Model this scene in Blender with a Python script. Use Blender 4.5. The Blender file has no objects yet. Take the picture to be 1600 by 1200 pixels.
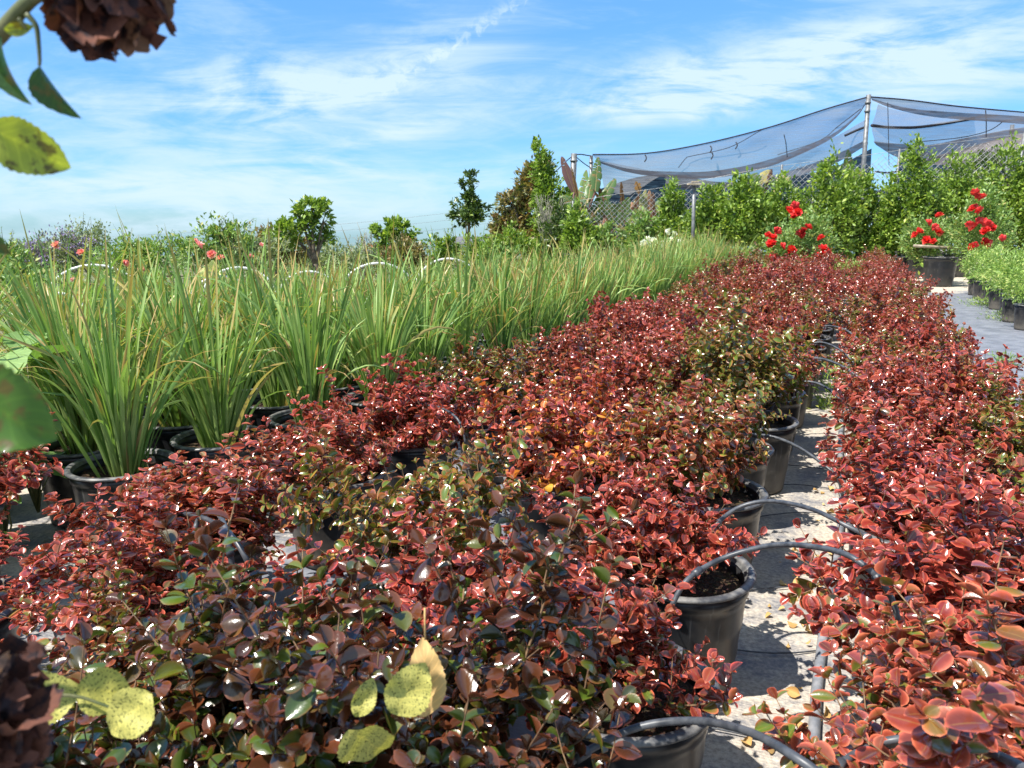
import bpy, math, random
import numpy as np
from mathutils import Vector, Matrix

# ------------------------------------------------------------------ camera, sky, sun, exposure
SC = bpy.context.scene
COL = SC.collection
F, CAMH, YH = 1202.0, 1.44, 340.0          # focal length in photo pixels, eye height, horizon row
PITCH = math.atan((600 - YH) / F)
cam_d = bpy.data.cameras.new("camera")
cam_d.sensor_width = 36.0
cam_d.lens = 36.0 * F / 1600.0
cam_d.clip_start = 0.05
cam_d.clip_end = 4000
cam = bpy.data.objects.new("camera", cam_d)
cam.location = (0, 0, CAMH)
cam.rotation_euler = (math.pi / 2 - PITCH, 0, 0)
COL.objects.link(cam)
SC.camera = cam
cam_d.dof.use_dof = True
cam_d.dof.focus_distance = 3.0
cam_d.dof.aperture_fstop = 9.5

SUN_DIR = Vector((-0.50, -0.30, 0.95)).normalized()      # towards the sun
sun_el = math.asin(SUN_DIR.z)
sun_az = math.atan2(SUN_DIR.x, SUN_DIR.y)
sd = bpy.data.lights.new("sun", 'SUN')
sd.energy = 4.4
sd.angle = math.radians(0.55)
sd.color = (1.0, 0.955, 0.88)
sun = bpy.data.objects.new("sun", sd)
sun.rotation_euler = (-SUN_DIR).to_track_quat('-Z', 'Y').to_euler()
COL.objects.link(sun)

SC.view_settings.view_transform = 'Standard'
SC.view_settings.look = 'None'
SC.view_settings.exposure = 1.08
SC.view_settings.gamma = 1.0
SC.cycles.max_bounces = 6
SC.cycles.transparent_max_bounces = 10
SC.cycles.sample_clamp_indirect = 6.0


class G:
    """tiny node-graph helper"""
    def __init__(self, tree):
        self.t = tree
        self.n = tree.nodes
        self.l = tree.links

    def node(self, typ, **kw):
        nd = self.n.new(typ)
        for k, v in kw.items():
            setattr(nd, k, v)
        return nd

    def put(self, sock, v):
        if isinstance(v, bpy.types.NodeSocket):
            self.l.new(v, sock)
        else:
            sock.default_value = v

    def m(self, op, a, b=None, c=None, clamp=False):
        nd = self.node('ShaderNodeMath', operation=op, use_clamp=clamp)
        self.put(nd.inputs[0], a)
        if b is not None:
            self.put(nd.inputs[1], b)
        if c is not None:
            self.put(nd.inputs[2], c)
        return nd.outputs[0]

    def mix(self, f, a, b, blend='MIX'):
        nd = self.node('ShaderNodeMix', data_type='RGBA', blend_type=blend)
        self.put(nd.inputs[0], f)
        self.put(nd.inputs[6], a if not isinstance(a, tuple) else (*a, 1)[:4])
        self.put(nd.inputs[7], b if not isinstance(b, tuple) else (*b, 1)[:4])
        return nd.outputs[2]

    def noise(self, vec, scale, detail=3, rough=0.5, dist=0.0):
        nd = self.node('ShaderNodeTexNoise')
        if vec is not None:
            self.put(nd.inputs['Vector'], vec)
        nd.inputs['Scale'].default_value = scale
        nd.inputs['Detail'].default_value = detail
        nd.inputs['Roughness'].default_value = rough
        nd.inputs['Distortion'].default_value = dist
        return nd.outputs[0]

    def ramp(self, f, stops):
        nd = self.node('ShaderNodeValToRGB')
        e = nd.color_ramp.elements
        while len(e) < len(stops):
            e.new(0.5)
        for k, (p, c) in enumerate(stops):
            e[k].position = p
            e[k].color = (*c, 1) if len(c) == 3 else c
        self.put(nd.inputs[0], f)
        return nd.outputs[0]

    def smooth(self, v, a, b):
        nd = self.node('ShaderNodeMapRange', interpolation_type='SMOOTHSTEP')
        self.put(nd.inputs[0], v)
        nd.inputs[1].default_value = a
        nd.inputs[2].default_value = b
        return nd.outputs[0]


def ray(px, py):
    x, y = (px - 800) / F, -(py - 600) / F
    return (x, math.cos(PITCH) + y * math.sin(PITCH), -math.sin(PITCH) + y * math.cos(PITCH))


def pt(px, py, Y):
    """world point seen in the photograph at px,py and standing Y metres ahead"""
    d = ray(px, py)
    t = Y / d[1]
    return Vector((d[0] * t, Y, CAMH + d[2] * t))


def atz(px, py, z):
    d = ray(px, py)
    t = (z - CAMH) / d[2]
    return Vector((d[0] * t, d[1] * t, z))


def project(p):
    c, s = math.cos(PITCH), math.sin(PITCH)
    dy, dz = p[1], p[2] - CAMH
    depth = dy * c - dz * s
    up = dy * s + dz * c
    if depth < 0.05:
        return (-9999, -9999)
    return (800 + F * p[0] / depth, 600 - F * up / depth)


TH = math.radians(23.9)                     # heading of the plant rows
RD = Vector((math.sin(TH), math.cos(TH), 0))
RN = Vector((math.cos(TH), -math.sin(TH), 0))


def row(s, n, z=0.0):
    v = RD * s + RN * n
    return Vector((v.x, v.y, z))


# ---- world
world = bpy.data.worlds.new("World")
SC.world = world
world.use_nodes = True
wt = world.node_tree
wt.nodes.clear()
g = G(wt)
sky = g.node('ShaderNodeTexSky', sky_type='NISHITA')
sky.sun_disc = False
sky.sun_elevation = sun_el
sky.sun_rotation = sun_az
sky.altitude = 50
sky.air_density = 1.0
sky.dust_density = 0.10
sky.ozone_density = 2.2
tc = g.node('ShaderNodeTexCoord')
sep = g.node('ShaderNodeSeparateXYZ')
g.put(sep.inputs[0], tc.outputs['Generated'])
X, Y_, Z_ = sep.outputs
yy = g.m('MAXIMUM', Y_, 0.05)
U = g.m('DIVIDE', X, yy)
V = g.m('DIVIDE', Z_, yy)


def uvpx(px, py):
    d = ray(px, py)
    return d[0] / d[1], d[2] / d[1]


comb = g.node('ShaderNodeCombineXYZ')
g.put(comb.inputs[0], U)
g.put(comb.inputs[1], V)
# cirrus: (px, py, half length, half height, tilt degrees, strength)
CL = [(430, 150, 190, 62, 4, .95), (590, 110, 60, 25, 40, .35), (700, 90, 120, 60, 25, .45), (200, 290, 340, 34, 0, .75), (60, 170, 200, 60, 0, .40),
      (300, 340, 420, 26, 3, .5), (1060, 165, 190, 24, 4, .85), (1230, 90, 240, 38, 12, .75), (1480, 90, 260, 60, 5, .75), (1010, 110, 110, 30, 0, .45),
      (640, 200, 130, 22, 15, .55), (480, 262, 240, 30, -8, .35), (1250, 150, 500, 30, 3, .3), (800, 345, 900, 26, 0, .2), (830, 270, 300, 30, 0, .35), (760, 130, 140, 16, 0, .25)]
acc = None
for (px, py, a, b, ang, st) in CL:
    u0, v0 = uvpx(px, py)
    ca, sa = math.cos(math.radians(ang)), math.sin(math.radians(ang))
    du = g.m('SUBTRACT', U, u0)
    dv = g.m('SUBTRACT', V, v0)
    p = g.m('ADD', g.m('MULTIPLY', du, ca * F / a), g.m('MULTIPLY', dv, sa * F / a))
    q = g.m('ADD', g.m('MULTIPLY', du, -sa * F / b), g.m('MULTIPLY', dv, ca * F / b))
    r2 = g.m('ADD', g.m('MULTIPLY', p, p), g.m('MULTIPLY', q, q))
    e = g.m('MULTIPLY', g.m('POWER', 2.718, g.m('MULTIPLY', r2, -1.0)), st)
    acc = e if acc is None else g.m('ADD', acc, e)
mp = g.node('ShaderNodeMapping')
mp.inputs['Rotation'].default_value = (0, 0, math.radians(-9))
mp.inputs['Scale'].default_value = (1.0, 3.6, 1)
g.put(mp.inputs[0], comb.outputs[0])
wisp = g.noise(mp.outputs[0], 3.2, 8, 0.60, 1.1)
mp2 = g.node('ShaderNodeMapping')
mp2.inputs['Rotation'].default_value = (0, 0, math.radians(24))
mp2.inputs['Scale'].default_value = (1.2, 7.0, 1)
g.put(mp2.inputs[0], comb.outputs[0])
wisp2 = g.noise(mp2.outputs[0], 5.0, 9, 0.66, 0.8)
w = g.m('ADD', g.m('MULTIPLY', wisp, 0.65), g.m('MULTIPLY', wisp2, 0.45))
cm = g.m('MULTIPLY', acc, g.smooth(w, 0.40, 0.61))
cm = g.m('ADD', cm, g.m('MULTIPLY', g.smooth(w, 0.52, 0.72), 0.30))
# broken trail of an aeroplane
ua, va = uvpx(585, 145)
ub, vb = uvpx(815, -5)
dl = math.hypot(ub - ua, vb - va)
tx, ty = (ub - ua) / dl, (vb - va) / dl
du = g.m('SUBTRACT', U, ua)
dv = g.m('SUBTRACT', V, va)
al = g.m('DIVIDE', g.m('ADD', g.m('MULTIPLY', du, tx), g.m('MULTIPLY', dv, ty)), dl)
pf = g.noise(comb.outputs[0], 75, 3, 0.6, 0.5)
ac_ = g.m('ADD', g.m('MULTIPLY', du, -ty), g.m('MULTIPLY', dv, tx))
ac_ = g.m('ADD', ac_, g.m('MULTIPLY', g.m('SUBTRACT', pf, 0.5), 0.03))
ac_ = g.m('ABSOLUTE', ac_)
tr = g.m('SUBTRACT', 1.0, g.smooth(ac_, 0.0, 0.014))
tr = g.m('MULTIPLY', tr, g.smooth(al, -0.03, 0.08))
tr = g.m('MULTIPLY', tr, g.m('SUBTRACT', 1.0, g.smooth(al, 0.9, 1.3)))
tr = g.m('MULTIPLY', tr, g.smooth(pf, 0.38, 0.66))
cm = g.m('ADD', cm, g.m('MULTIPLY', tr, 0.42))
cm = g.m('MULTIPLY', cm, g.smooth(Y_, 0.0, 0.3))
back = g.m('MULTIPLY', g.smooth(g.noise(tc.outputs['Generated'], 2.2, 6, 0.6, 1.0), 0.3, 0.6), g.m('SUBTRACT', 0.9, g.m('MULTIPLY', g.smooth(Y_, 0.0, 0.3), 0.9)))  # unseen bright cloud bank behind the camera, added as fill light
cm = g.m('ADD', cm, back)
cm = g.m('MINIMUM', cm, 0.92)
hs = g.node('ShaderNodeHueSaturation')
hs.inputs['Hue'].default_value = 0.502
hs.inputs['Saturation'].default_value = 1.10
hs.inputs['Value'].default_value = 1.0
g.put(hs.inputs['Color'], sky.outputs[0])
lowc = g.mix(g.smooth(Z_, 0.0, 0.46), (0.26, 0.46, 0.77), (0.63, 0.91, 1.0))
skyc = g.mix(1.0, hs.outputs[0], lowc, 'MULTIPLY')
cloudc = (3.15, 3.95, 4.5)
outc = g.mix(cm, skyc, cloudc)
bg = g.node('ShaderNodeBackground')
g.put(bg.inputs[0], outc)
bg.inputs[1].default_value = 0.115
wo = g.node('ShaderNodeOutputWorld')
g.l.new(bg.outputs[0], wo.inputs[0])
world.cycles.sampling_method = 'AUTOMATIC'

# ------------------------------------------------------------------ mesh helpers
RNG = np.random.default_rng(7)
random.seed(7)


def link(name, data, parent=None, loc=None):
    o = bpy.data.objects.new(name, data)
    COL.objects.link(o)
    if parent is not None:
        o.parent = parent
    if loc is not None:
        o.location = loc
    return o


def tag(o, label=None, cat=None, group=None, kind=None):
    if label:
        o['label'] = label
    if cat:
        o['category'] = cat
    if group:
        o['group'] = group
    if kind:
        o['kind'] = kind
    return o


def root(name, loc, label, cat, group=None, rz=0.0):
    o = link(name, None, None, loc)
    o.rotation_euler = (0, 0, rz)
    o.empty_display_size = 0.1
    return tag(o, label, cat, group)


class MB:
    """collects vertices, faces, leaf coordinates and per-vertex variation for one mesh"""
    def __init__(self):
        self.v, self.f, self.uv, self.t, self.mi, self.n = [], [], [], [], [], 0

    def add(self, v, faces, uv=None, tint=None, mi=0):
        v = np.asarray(v, float).reshape(-1, 3)
        k = len(v)
        self.v.append(v)
        faces = np.asarray(faces, int)
        self.f.append((faces + self.n, mi))
        self.uv.append(np.zeros((k, 2)) if uv is None else np.asarray(uv, float).reshape(-1, 2))
        self.t.append(np.full((k, 3), .5) if tint is None else np.broadcast_to(np.asarray(tint, float), (k, 3)))
        self.n += k

    def grid(self, P, closed=False, mi=0, tint=None, uv=None):
        """P: rows x cols x 3"""
        P = np.asarray(P, float)
        r, c = P.shape[:2]
        idx = np.arange(r * c).reshape(r, c)
        if closed:
            nx = np.roll(idx, -1, axis=1)
            a, b, d, e = idx[:-1], nx[:-1], nx[1:], idx[1:]
        else:
            a, b, d, e = idx[:-1, :-1], idx[:-1, 1:], idx[1:, 1:], idx[1:, :-1]
        fs = np.stack([a, b, d, e], -1).reshape(-1, 4)
        if uv is None:
            uu, vv = np.meshgrid(np.linspace(0, 1, r), np.linspace(0, 1, c), indexing='ij')
            uv = np.stack([uu, vv], -1)
        self.add(P.reshape(-1, 3), fs, uv, tint, mi)

    def tube(self, pts, rad, seg=8, mi=0, cap=True, tint=None):
        P = np.asarray(pts, float)
        n = len(P)
        rad = np.broadcast_to(np.asarray(rad, float), (n,))
        T = np.gradient(P, axis=0)
        T /= np.linalg.norm(T, axis=1)[:, None] + 1e-9
        ref = np.array([0, 0, 1.0]) if abs(T[0][2]) < .9 else np.array([1.0, 0, 0])
        rings = []
        A = None
        for i in range(n):
            if A is None:
                A = np.cross(T[i], ref)
            A = A - T[i] * np.dot(A, T[i])
            A /= np.linalg.norm(A) + 1e-9
            B = np.cross(T[i], A)
            an = np.linspace(0, 2 * math.pi, seg, endpoint=False)
            rings.append(P[i] + rad[i] * (np.cos(an)[:, None] * A + np.sin(an)[:, None] * B))
        if cap:
            rings = [np.repeat(P[:1], seg, 0)] + rings + [np.repeat(P[-1:], seg, 0)]
        self.grid(np.array(rings), closed=True, mi=mi, tint=tint)

    def lathe(self, prof, seg=32, mi=0, ctr=(0, 0, 0)):
        an = np.linspace(0, 2 * math.pi, seg, endpoint=False)
        P = np.array([[(r * math.cos(a) + ctr[0], r * math.sin(a) + ctr[1], z + ctr[2]) for a in an] for r, z in prof])
        self.grid(P[::-1], closed=True, mi=mi)

    def box(self, c, s, mi=0, R=None):
        q = np.array([(x, y, z) for x in (-.5, .5) for y in (-.5, .5) for z in (-.5, .5)]) * np.asarray(s)
        if R is not None:
            q = q @ np.array(R).T
        self.add(q + np.asarray(c), [(0, 1, 3, 2), (4, 6, 7, 5), (0, 4, 5, 1), (2, 3, 7, 6), (0, 2, 6, 4), (1, 5, 7, 3)], mi=mi)

    def inst(self, tmpl, pos, R, scale, tint, mi=0):
        """tmpl=(verts,faces,uv); pos (N,3); R (N,3,3) columns = local axes; scale (N,) or (N,3)"""
        tv, tf, tu = tmpl
        N = len(pos)
        if N == 0:
            return
        scale = np.asarray(scale, float)
        if scale.ndim == 1:
            scale = scale[:, None]
        lv = tv[None] * scale[:, None, :]
        W = np.einsum('nij,nkj->nki', R, lv) + pos[:, None, :]
        k = len(tv)
        fs = (tf[None] + (np.arange(N) * k)[:, None, None]).reshape(-1, tf.shape[1])
        self.add(W.reshape(-1, 3), fs, np.tile(tu, (N, 1)), np.repeat(tint, k, 0), mi)

    def mesh(self, name, mats, smooth=True):
        me = bpy.data.meshes.new(name)
        V = np.concatenate(self.v)
        me.vertices.add(len(V))
        me.vertices.foreach_set('co', V.astype(np.float32).ravel())
        loops = np.concatenate([f.ravel() for f, _ in self.f])
        tot = np.concatenate([np.full(len(f), f.shape[1]) for f, _ in self.f])
        start = np.concatenate([[0], np.cumsum(tot)[:-1]])
        me.loops.add(len(loops))
        me.loops.foreach_set('vertex_index', loops.astype(np.int32))
        me.polygons.add(len(tot))
        me.polygons.foreach_set('loop_start', start.astype(np.int32))
        me.polygons.foreach_set('material_index', np.concatenate([np.full(len(f), m) for f, m in self.f]).astype(np.int32))
        me.polygons.foreach_set('use_smooth', np.full(len(tot), smooth))
        uvl = me.uv_layers.new(name='UVMap')
        uvl.data.foreach_set('uv', np.concatenate(self.uv)[loops].astype(np.float32).ravel())
        at = me.attributes.new('tint', 'FLOAT_VECTOR', 'POINT')
        at.data.foreach_set('vector', np.concatenate(self.t).astype(np.float32).ravel())
        for m_ in (mats if isinstance(mats, (list, tuple)) else [mats]):
            me.materials.append(m_)
        me.update(calc_edges=True)
        me.validate()
        return me

    def obj(self, name, mats, parent=None, loc=None, smooth=True):
        return link(name, self.mesh(name, mats, smooth), parent, loc)


def frames(d, roll=None, up=None):
    """rotation matrices whose x axis = d (leaf length), z axis = leaf normal near 'up'"""
    d = d / (np.linalg.norm(d, axis=1)[:, None] + 1e-9)
    if up is None:
        up = np.tile([0, 0, 1.0], (len(d), 1))
    y = np.cross(up, d)
    bad = np.linalg.norm(y, axis=1) < 1e-3
    y[bad] = [0, 1, 0]
    y /= np.linalg.norm(y, axis=1)[:, None]
    z = np.cross(d, y)
    if roll is not None:
        c, s = np.cos(roll)[:, None], np.sin(roll)[:, None]
        y, z = c * y + s * z, -s * y + c * z
    return np.stack([d, y, z], -1)


def leaf_tmpl(prof, nl=5, nc=4, cup=0.0, curl=0.0, tipz=0.0, serr=0.0, fold=0.0):
    """leaf of unit length along x; prof(t) half width; cup>0 raises the margins"""
    ts = np.linspace(0, 1, nl + 1)
    P, uv = [], []
    for i, t in enumerate(ts):
        w = prof(t)
        rw = []
        for v in np.linspace(-1, 1, nc + 1):
            sw = 1 + (serr * (1 if i % 2 else -1) if abs(v) > .99 else 0)
            y = w * v * sw
            z = cup * w * v * v + fold * w * abs(v) - curl * t * t + tipz * t ** 4
            rw.append((t - .12 * curl * t * t, y, z))
            uv.append((t, (v + 1) / 2))
        P.append(rw)
    P = np.array(P).reshape(-1, 3)
    r, c = nl + 1, nc + 1
    idx = np.arange(r * c).reshape(r, c)
    fs = np.stack([idx[:-1, :-1], idx[1:, :-1], idx[1:, 1:], idx[:-1, 1:]], -1).reshape(-1, 4)
    return P, fs, np.array(uv)


def rnd_dirs(n, rng=RNG):
    v = rng.normal(size=(n, 3))
    return v / np.linalg.norm(v, axis=1)[:, None]


# ------------------------------------------------------------------ materials
MATS = {}


def new_mat(name):
    m_ = bpy.data.materials.new(name)
    m_.use_nodes = True
    m_.node_tree.nodes.clear()
    MATS[name] = m_
    return m_, G(m_.node_tree)


def finish(g, color, rough=0.5, spec=0.5, trans=0.0, transc=None, bump=None, bdist=0.002, metal=0.0, coat=0.0, bstr=0.5):
    p = g.node('ShaderNodeBsdfPrincipled')
    g.put(p.inputs['Base Color'], (*color, 1) if isinstance(color, tuple) else color)
    g.put(p.inputs['Roughness'], rough)
    g.put(p.inputs['Specular IOR Level'], spec)
    p.inputs['Metallic'].default_value = metal
    p.inputs['Coat Weight'].default_value = coat
    p.inputs['Coat Roughness'].default_value = 0.12
    if bump is not None:
        b = g.node('ShaderNodeBump')
        b.inputs['Strength'].default_value = bstr
        b.inputs['Distance'].default_value = bdist
        g.put(b.inputs['Height'], bump)
        g.l.new(b.outputs[0], p.inputs['Normal'])
    out = g.node('ShaderNodeOutputMaterial')
    if trans > 0:
        tr = g.node('ShaderNodeBsdfTranslucent')
        g.put(tr.inputs[0], transc if transc is not None else ((*color, 1) if isinstance(color, tuple) else color))
        mx = g.node('ShaderNodeMixShader')
        mx.inputs[0].default_value = trans
        g.l.new(p.outputs[0], mx.inputs[1])
        g.l.new(tr.outputs[0], mx.inputs[2])
        g.l.new(mx.outputs[0], out.inputs[0])
    else:
        g.l.new(p.outputs[0], out.inputs[0])


def attrs(g):
    a = g.node('ShaderNodeAttribute', attribute_name='tint')
    s = g.node('ShaderNodeSeparateXYZ')
    g.put(s.inputs[0], a.outputs['Vector'])
    uv = g.node('ShaderNodeUVMap')
    u = g.node('ShaderNodeSeparateXYZ')
    g.put(u.inputs[0], uv.outputs[0])
    return s.outputs[0], s.outputs[1], s.outputs[2], u.outputs[0], u.outputs[1]


def objcol(g):
    oi = g.node('ShaderNodeObjectInfo')
    s = g.node('ShaderNodeSeparateColor')
    g.put(s.inputs[0], oi.outputs['Color'])
    return s.outputs[0], s.outputs[1], s.outputs[2]


def pos(g):
    return g.node('ShaderNodeNewGeometry').outputs['Position']


def mat_coprosma():
    m_, g = new_mat('glossy_red_leaf')
    a, b, c, u, v = attrs(g)
    oG, oD, oO = objcol(g)                       # bronze/green share, depth of tone, orange share
    e = g.m('ABSOLUTE', g.m('SUBTRACT', g.m('MULTIPLY', v, 2), 1))
    tip = g.m('MULTIPLY', g.smooth(u, 0.86, 1.0), .8)
    edge = g.m('MAXIMUM', g.m('POWER', e, 4.6), tip)
    nz = g.noise(None, 60, 2)
    edge = g.m('ADD', edge, g.m('MULTIPLY', g.m('SUBTRACT', nz, .5), .3), clamp=True)
    # centre: maroon to olive, by leaf age (b) and by the plant (oG)
    gr = g.smooth(g.m('ADD', b, g.m('MULTIPLY', oG, .75)), 0.72, 1.02)
    cen = g.mix(a, (0.08, 0.013, 0.014), (0.32, 0.038, 0.028))
    cen = g.mix(g.m('MULTIPLY', oG, .8), cen, (0.17, 0.075, 0.024))
    cen = g.mix(gr, cen, (0.11, 0.17, 0.020))
    mar = g.mix(a, (0.72, 0.088, 0.065), (0.88, 0.24, 0.13))
    mar = g.mix(g.m('MULTIPLY', oG, .72), mar, (0.42, 0.17, 0.060))
    colr = g.mix(edge, cen, mar)
    orange = g.smooth(g.m('ADD', c, g.m('MULTIPLY', oO, .30)), 1.02, 1.12)
    colr = g.mix(orange, colr, g.mix(a, (0.62, 0.16, 0.03), (0.62, 0.34, 0.04)))
    vein = g.m('SUBTRACT', 1.0, g.smooth(e, 0.0, 0.10))
    colr = g.mix(g.m('MULTIPLY', vein, .35), colr, (0.34, 0.22, 0.06))
    spots = g.smooth(g.noise(pos(g), 170, 3, .65), .66, .74)
    colr = g.mix(g.m('MULTIPLY', spots, .5), colr, (0.09, 0.04, 0.02))
    colr = g.mix(g.m('MULTIPLY', oD, g.m('SUBTRACT', 1.0, g.m('MULTIPLY', edge, .25))), colr, g.mix(gr, g.mix(a, (0.05, 0.020, 0.014), (0.17, 0.055, 0.022)), g.mix(c, (0.03, 0.07, 0.02), (0.16, 0.24, 0.02))))
    colr = g.mix(g.m('MULTIPLY', oD, .8), colr, g.mix(1.0, colr, (0.62, 0.62, 0.50), 'MULTIPLY'))
    tcl = g.mix(1.0, colr, (1.3, 1.15, 0.8), 'MULTIPLY')
    ve = g.m('SINE', g.m('MULTIPLY', g.m('SUBTRACT', u, g.m('MULTIPLY', e, .35)), 42))
    finish(g, colr, g.m('ADD', .15, g.m('MULTIPLY', b, .20)), 0.8, 0.24, tcl, coat=0.5, bump=g.m('ADD', g.noise(pos(g), 240, 3), g.m('MULTIPLY', ve, .05)), bdist=.0010, bstr=.35)
    return m_


def mat_leaf(name, c0, c1, c2, rough=.45, trans=.3, spec=.4, tipc=None, uvvein=True, mottle=None):
    m_, g = new_mat(name)
    a, b, c, u, v = attrs(g)
    colr = g.mix(a, c0, c1)
    colr = g.mix(g.smooth(b, .82, .97), colr, c2)
    if tipc:
        colr = g.mix(g.smooth(u, .75, 1.0), colr, tipc)
    if mottle:
        n = g.noise(pos(g), mottle[1], 4, .6)
        colr = g.mix(g.smooth(n, mottle[2], mottle[2] + .1), colr, mottle[0])
    if uvvein:
        e = g.m('ABSOLUTE', g.m('SUBTRACT', g.m('MULTIPLY', v, 2), 1))
        colr = g.mix(g.m('MULTIPLY', g.m('SUBTRACT', 1.0, g.smooth(e, 0.0, 0.12)), .3), colr, g.mix(1.0, colr, (1.8, 1.6, 1.4), 'MULTIPLY'))
    sv = g.m('SINE', g.m('MULTIPLY', g.m('SUBTRACT', u, g.m('MULTIPLY', g.m('ABSOLUTE', g.m('SUBTRACT', g.m('MULTIPLY', v, 2), 1)), .3)), 46))
    if uvvein:
        colr = g.mix(g.m('MULTIPLY', g.smooth(sv, .75, 1.0), .35), colr, g.mix(1.0, colr, (1.7, 1.6, 1.5), 'MULTIPLY'))
    tcl = g.mix(1.0, colr, (1.5, 1.6, 0.7), 'MULTIPLY')
    finish(g, colr, rough, spec, trans, tcl)
    return m_


def mat_iris():
    m_, g = new_mat('iris_blade')
    a, b, c, u, v = attrs(g)
    dist = g.node('ShaderNodeObjectInfo')
    base = g.mix(a, (0.080, 0.185, 0.045), (0.34, 0.46, 0.14))
    base = g.mix(g.smooth(u, .0, .25), (0.24, 0.34, 0.08), base)
    nz = g.noise(pos(g), 30, 3, .6)
    t1 = g.smooth(g.m('ADD', u, g.m('MULTIPLY', g.m('SUBTRACT', b, .5), .7)), .92, 1.12)
    base = g.mix(t1, base, g.mix(nz, (0.48, 0.36, 0.11), (0.34, 0.20, 0.08)))
    base = g.mix(g.smooth(c, .90, .93), base, g.mix(nz, (0.55, 0.40, 0.19), (0.42, 0.25, 0.10)))
    base = g.mix(g.m('MULTIPLY', dist.outputs['Random'], .30), base, (0.34, 0.46, 0.13))
    st = g.noise(None, 8, 2)
    finish(g, base, .38, .45, .28, g.mix(1.0, base, (1.25, 1.45, .6), 'MULTIPLY'))
    return m_


def mat_simple(name, c0, c1, scale=8, rough=.6, spec=.4, bump=0.0, metal=0.0, detail=4, trans=0, stretch=None):
    m_, g = new_mat(name)
    vec = g.node('ShaderNodeTexCoord').outputs['Object']
    if stretch:
        mp = g.node('ShaderNodeMapping')
        mp.inputs['Scale'].default_value = stretch
        g.put(mp.inputs[0], vec)
        vec = mp.outputs[0]
    n = g.noise(vec, scale, detail, .6)
    colr = g.mix(g.smooth(n, .35, .68), c0, c1)
    finish(g, colr, rough, spec, trans, None, n if bump else None, bump or .001, metal)
    return m_


def mat_pot():
    m_, g = new_mat('black_pot_plastic')
    vec = g.node('ShaderNodeTexCoord').outputs['Object']
    oi = g.node('ShaderNodeObjectInfo')
    vv = g.node('ShaderNodeVectorMath', operation='ADD')
    g.put(vv.inputs[0], vec)
    cb = g.node('ShaderNodeCombineXYZ')
    g.put(cb.inputs[0], g.m('MULTIPLY', oi.outputs['Random'], 20))
    g.put(vv.inputs[1], cb.outputs[0])
    n = g.noise(vv.outputs[0], 6, 5, .6)
    n2 = g.noise(vv.outputs[0], 45, 3, .6)
    sx = g.node('ShaderNodeSeparateXYZ')
    g.put(sx.inputs[0], vec)
    low = g.m('SUBTRACT', 1.0, g.smooth(g.m('ADD', sx.outputs[2], g.m('MULTIPLY', g.m('SUBTRACT', n, .5), .35)), 0.0, 0.24))
    dust = g.m('MULTIPLY', g.smooth(n, .45, .72), .22)
    dust = g.m('MAXIMUM', dust, g.m('MULTIPLY', low, .55))
    dust = g.m('MULTIPLY', dust, g.m('ADD', .55, g.m('MULTIPLY', n2, .8)), clamp=True)
    dust = g.m('MULTIPLY', dust, objcol(g)[0])
    colr = g.mix(dust, (0.013, 0.014, 0.017), (0.20, 0.175, 0.14))
    mp = g.node('ShaderNodeMapping')
    mp.inputs['Scale'].default_value = (9, 9, .6)
    g.put(mp.inputs[0], vv.outputs[0])
    strk = g.noise(mp.outputs[0], 6, 3, .5)
    colr = g.mix(g.m('MULTIPLY', g.smooth(strk, .62, .75), .18), colr, (0.30, 0.30, 0.30))
    finish(g, colr, g.m('ADD', .30, g.m('MULTIPLY', dust, .5)), .5, bump=n2, bdist=.0008, bstr=.4)
    return m_


def mat_soil():
    m_, g = new_mat('bark_soil')
    p_ = pos(g)
    n = g.noise(p_, 60, 5, .7)
    vo = g.node('ShaderNodeTexVoronoi')
    g.put(vo.inputs['Vector'], p_)
    vo.inputs['Scale'].default_value = 85
    colr = g.ramp(n, [(.3, (0.018, 0.011, 0.007)), (.55, (0.075, 0.045, 0.027)), (.75, (0.21, 0.14, 0.085))])
    colr = g.mix(.4, colr, g.mix(1.0, colr, vo.outputs['Color'], 'MULTIPLY'))
    finish(g, colr, .9, .2, bump=g.m('ADD', n, vo.outputs['Distance']), bdist=.012, bstr=1.0)
    return m_


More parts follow.
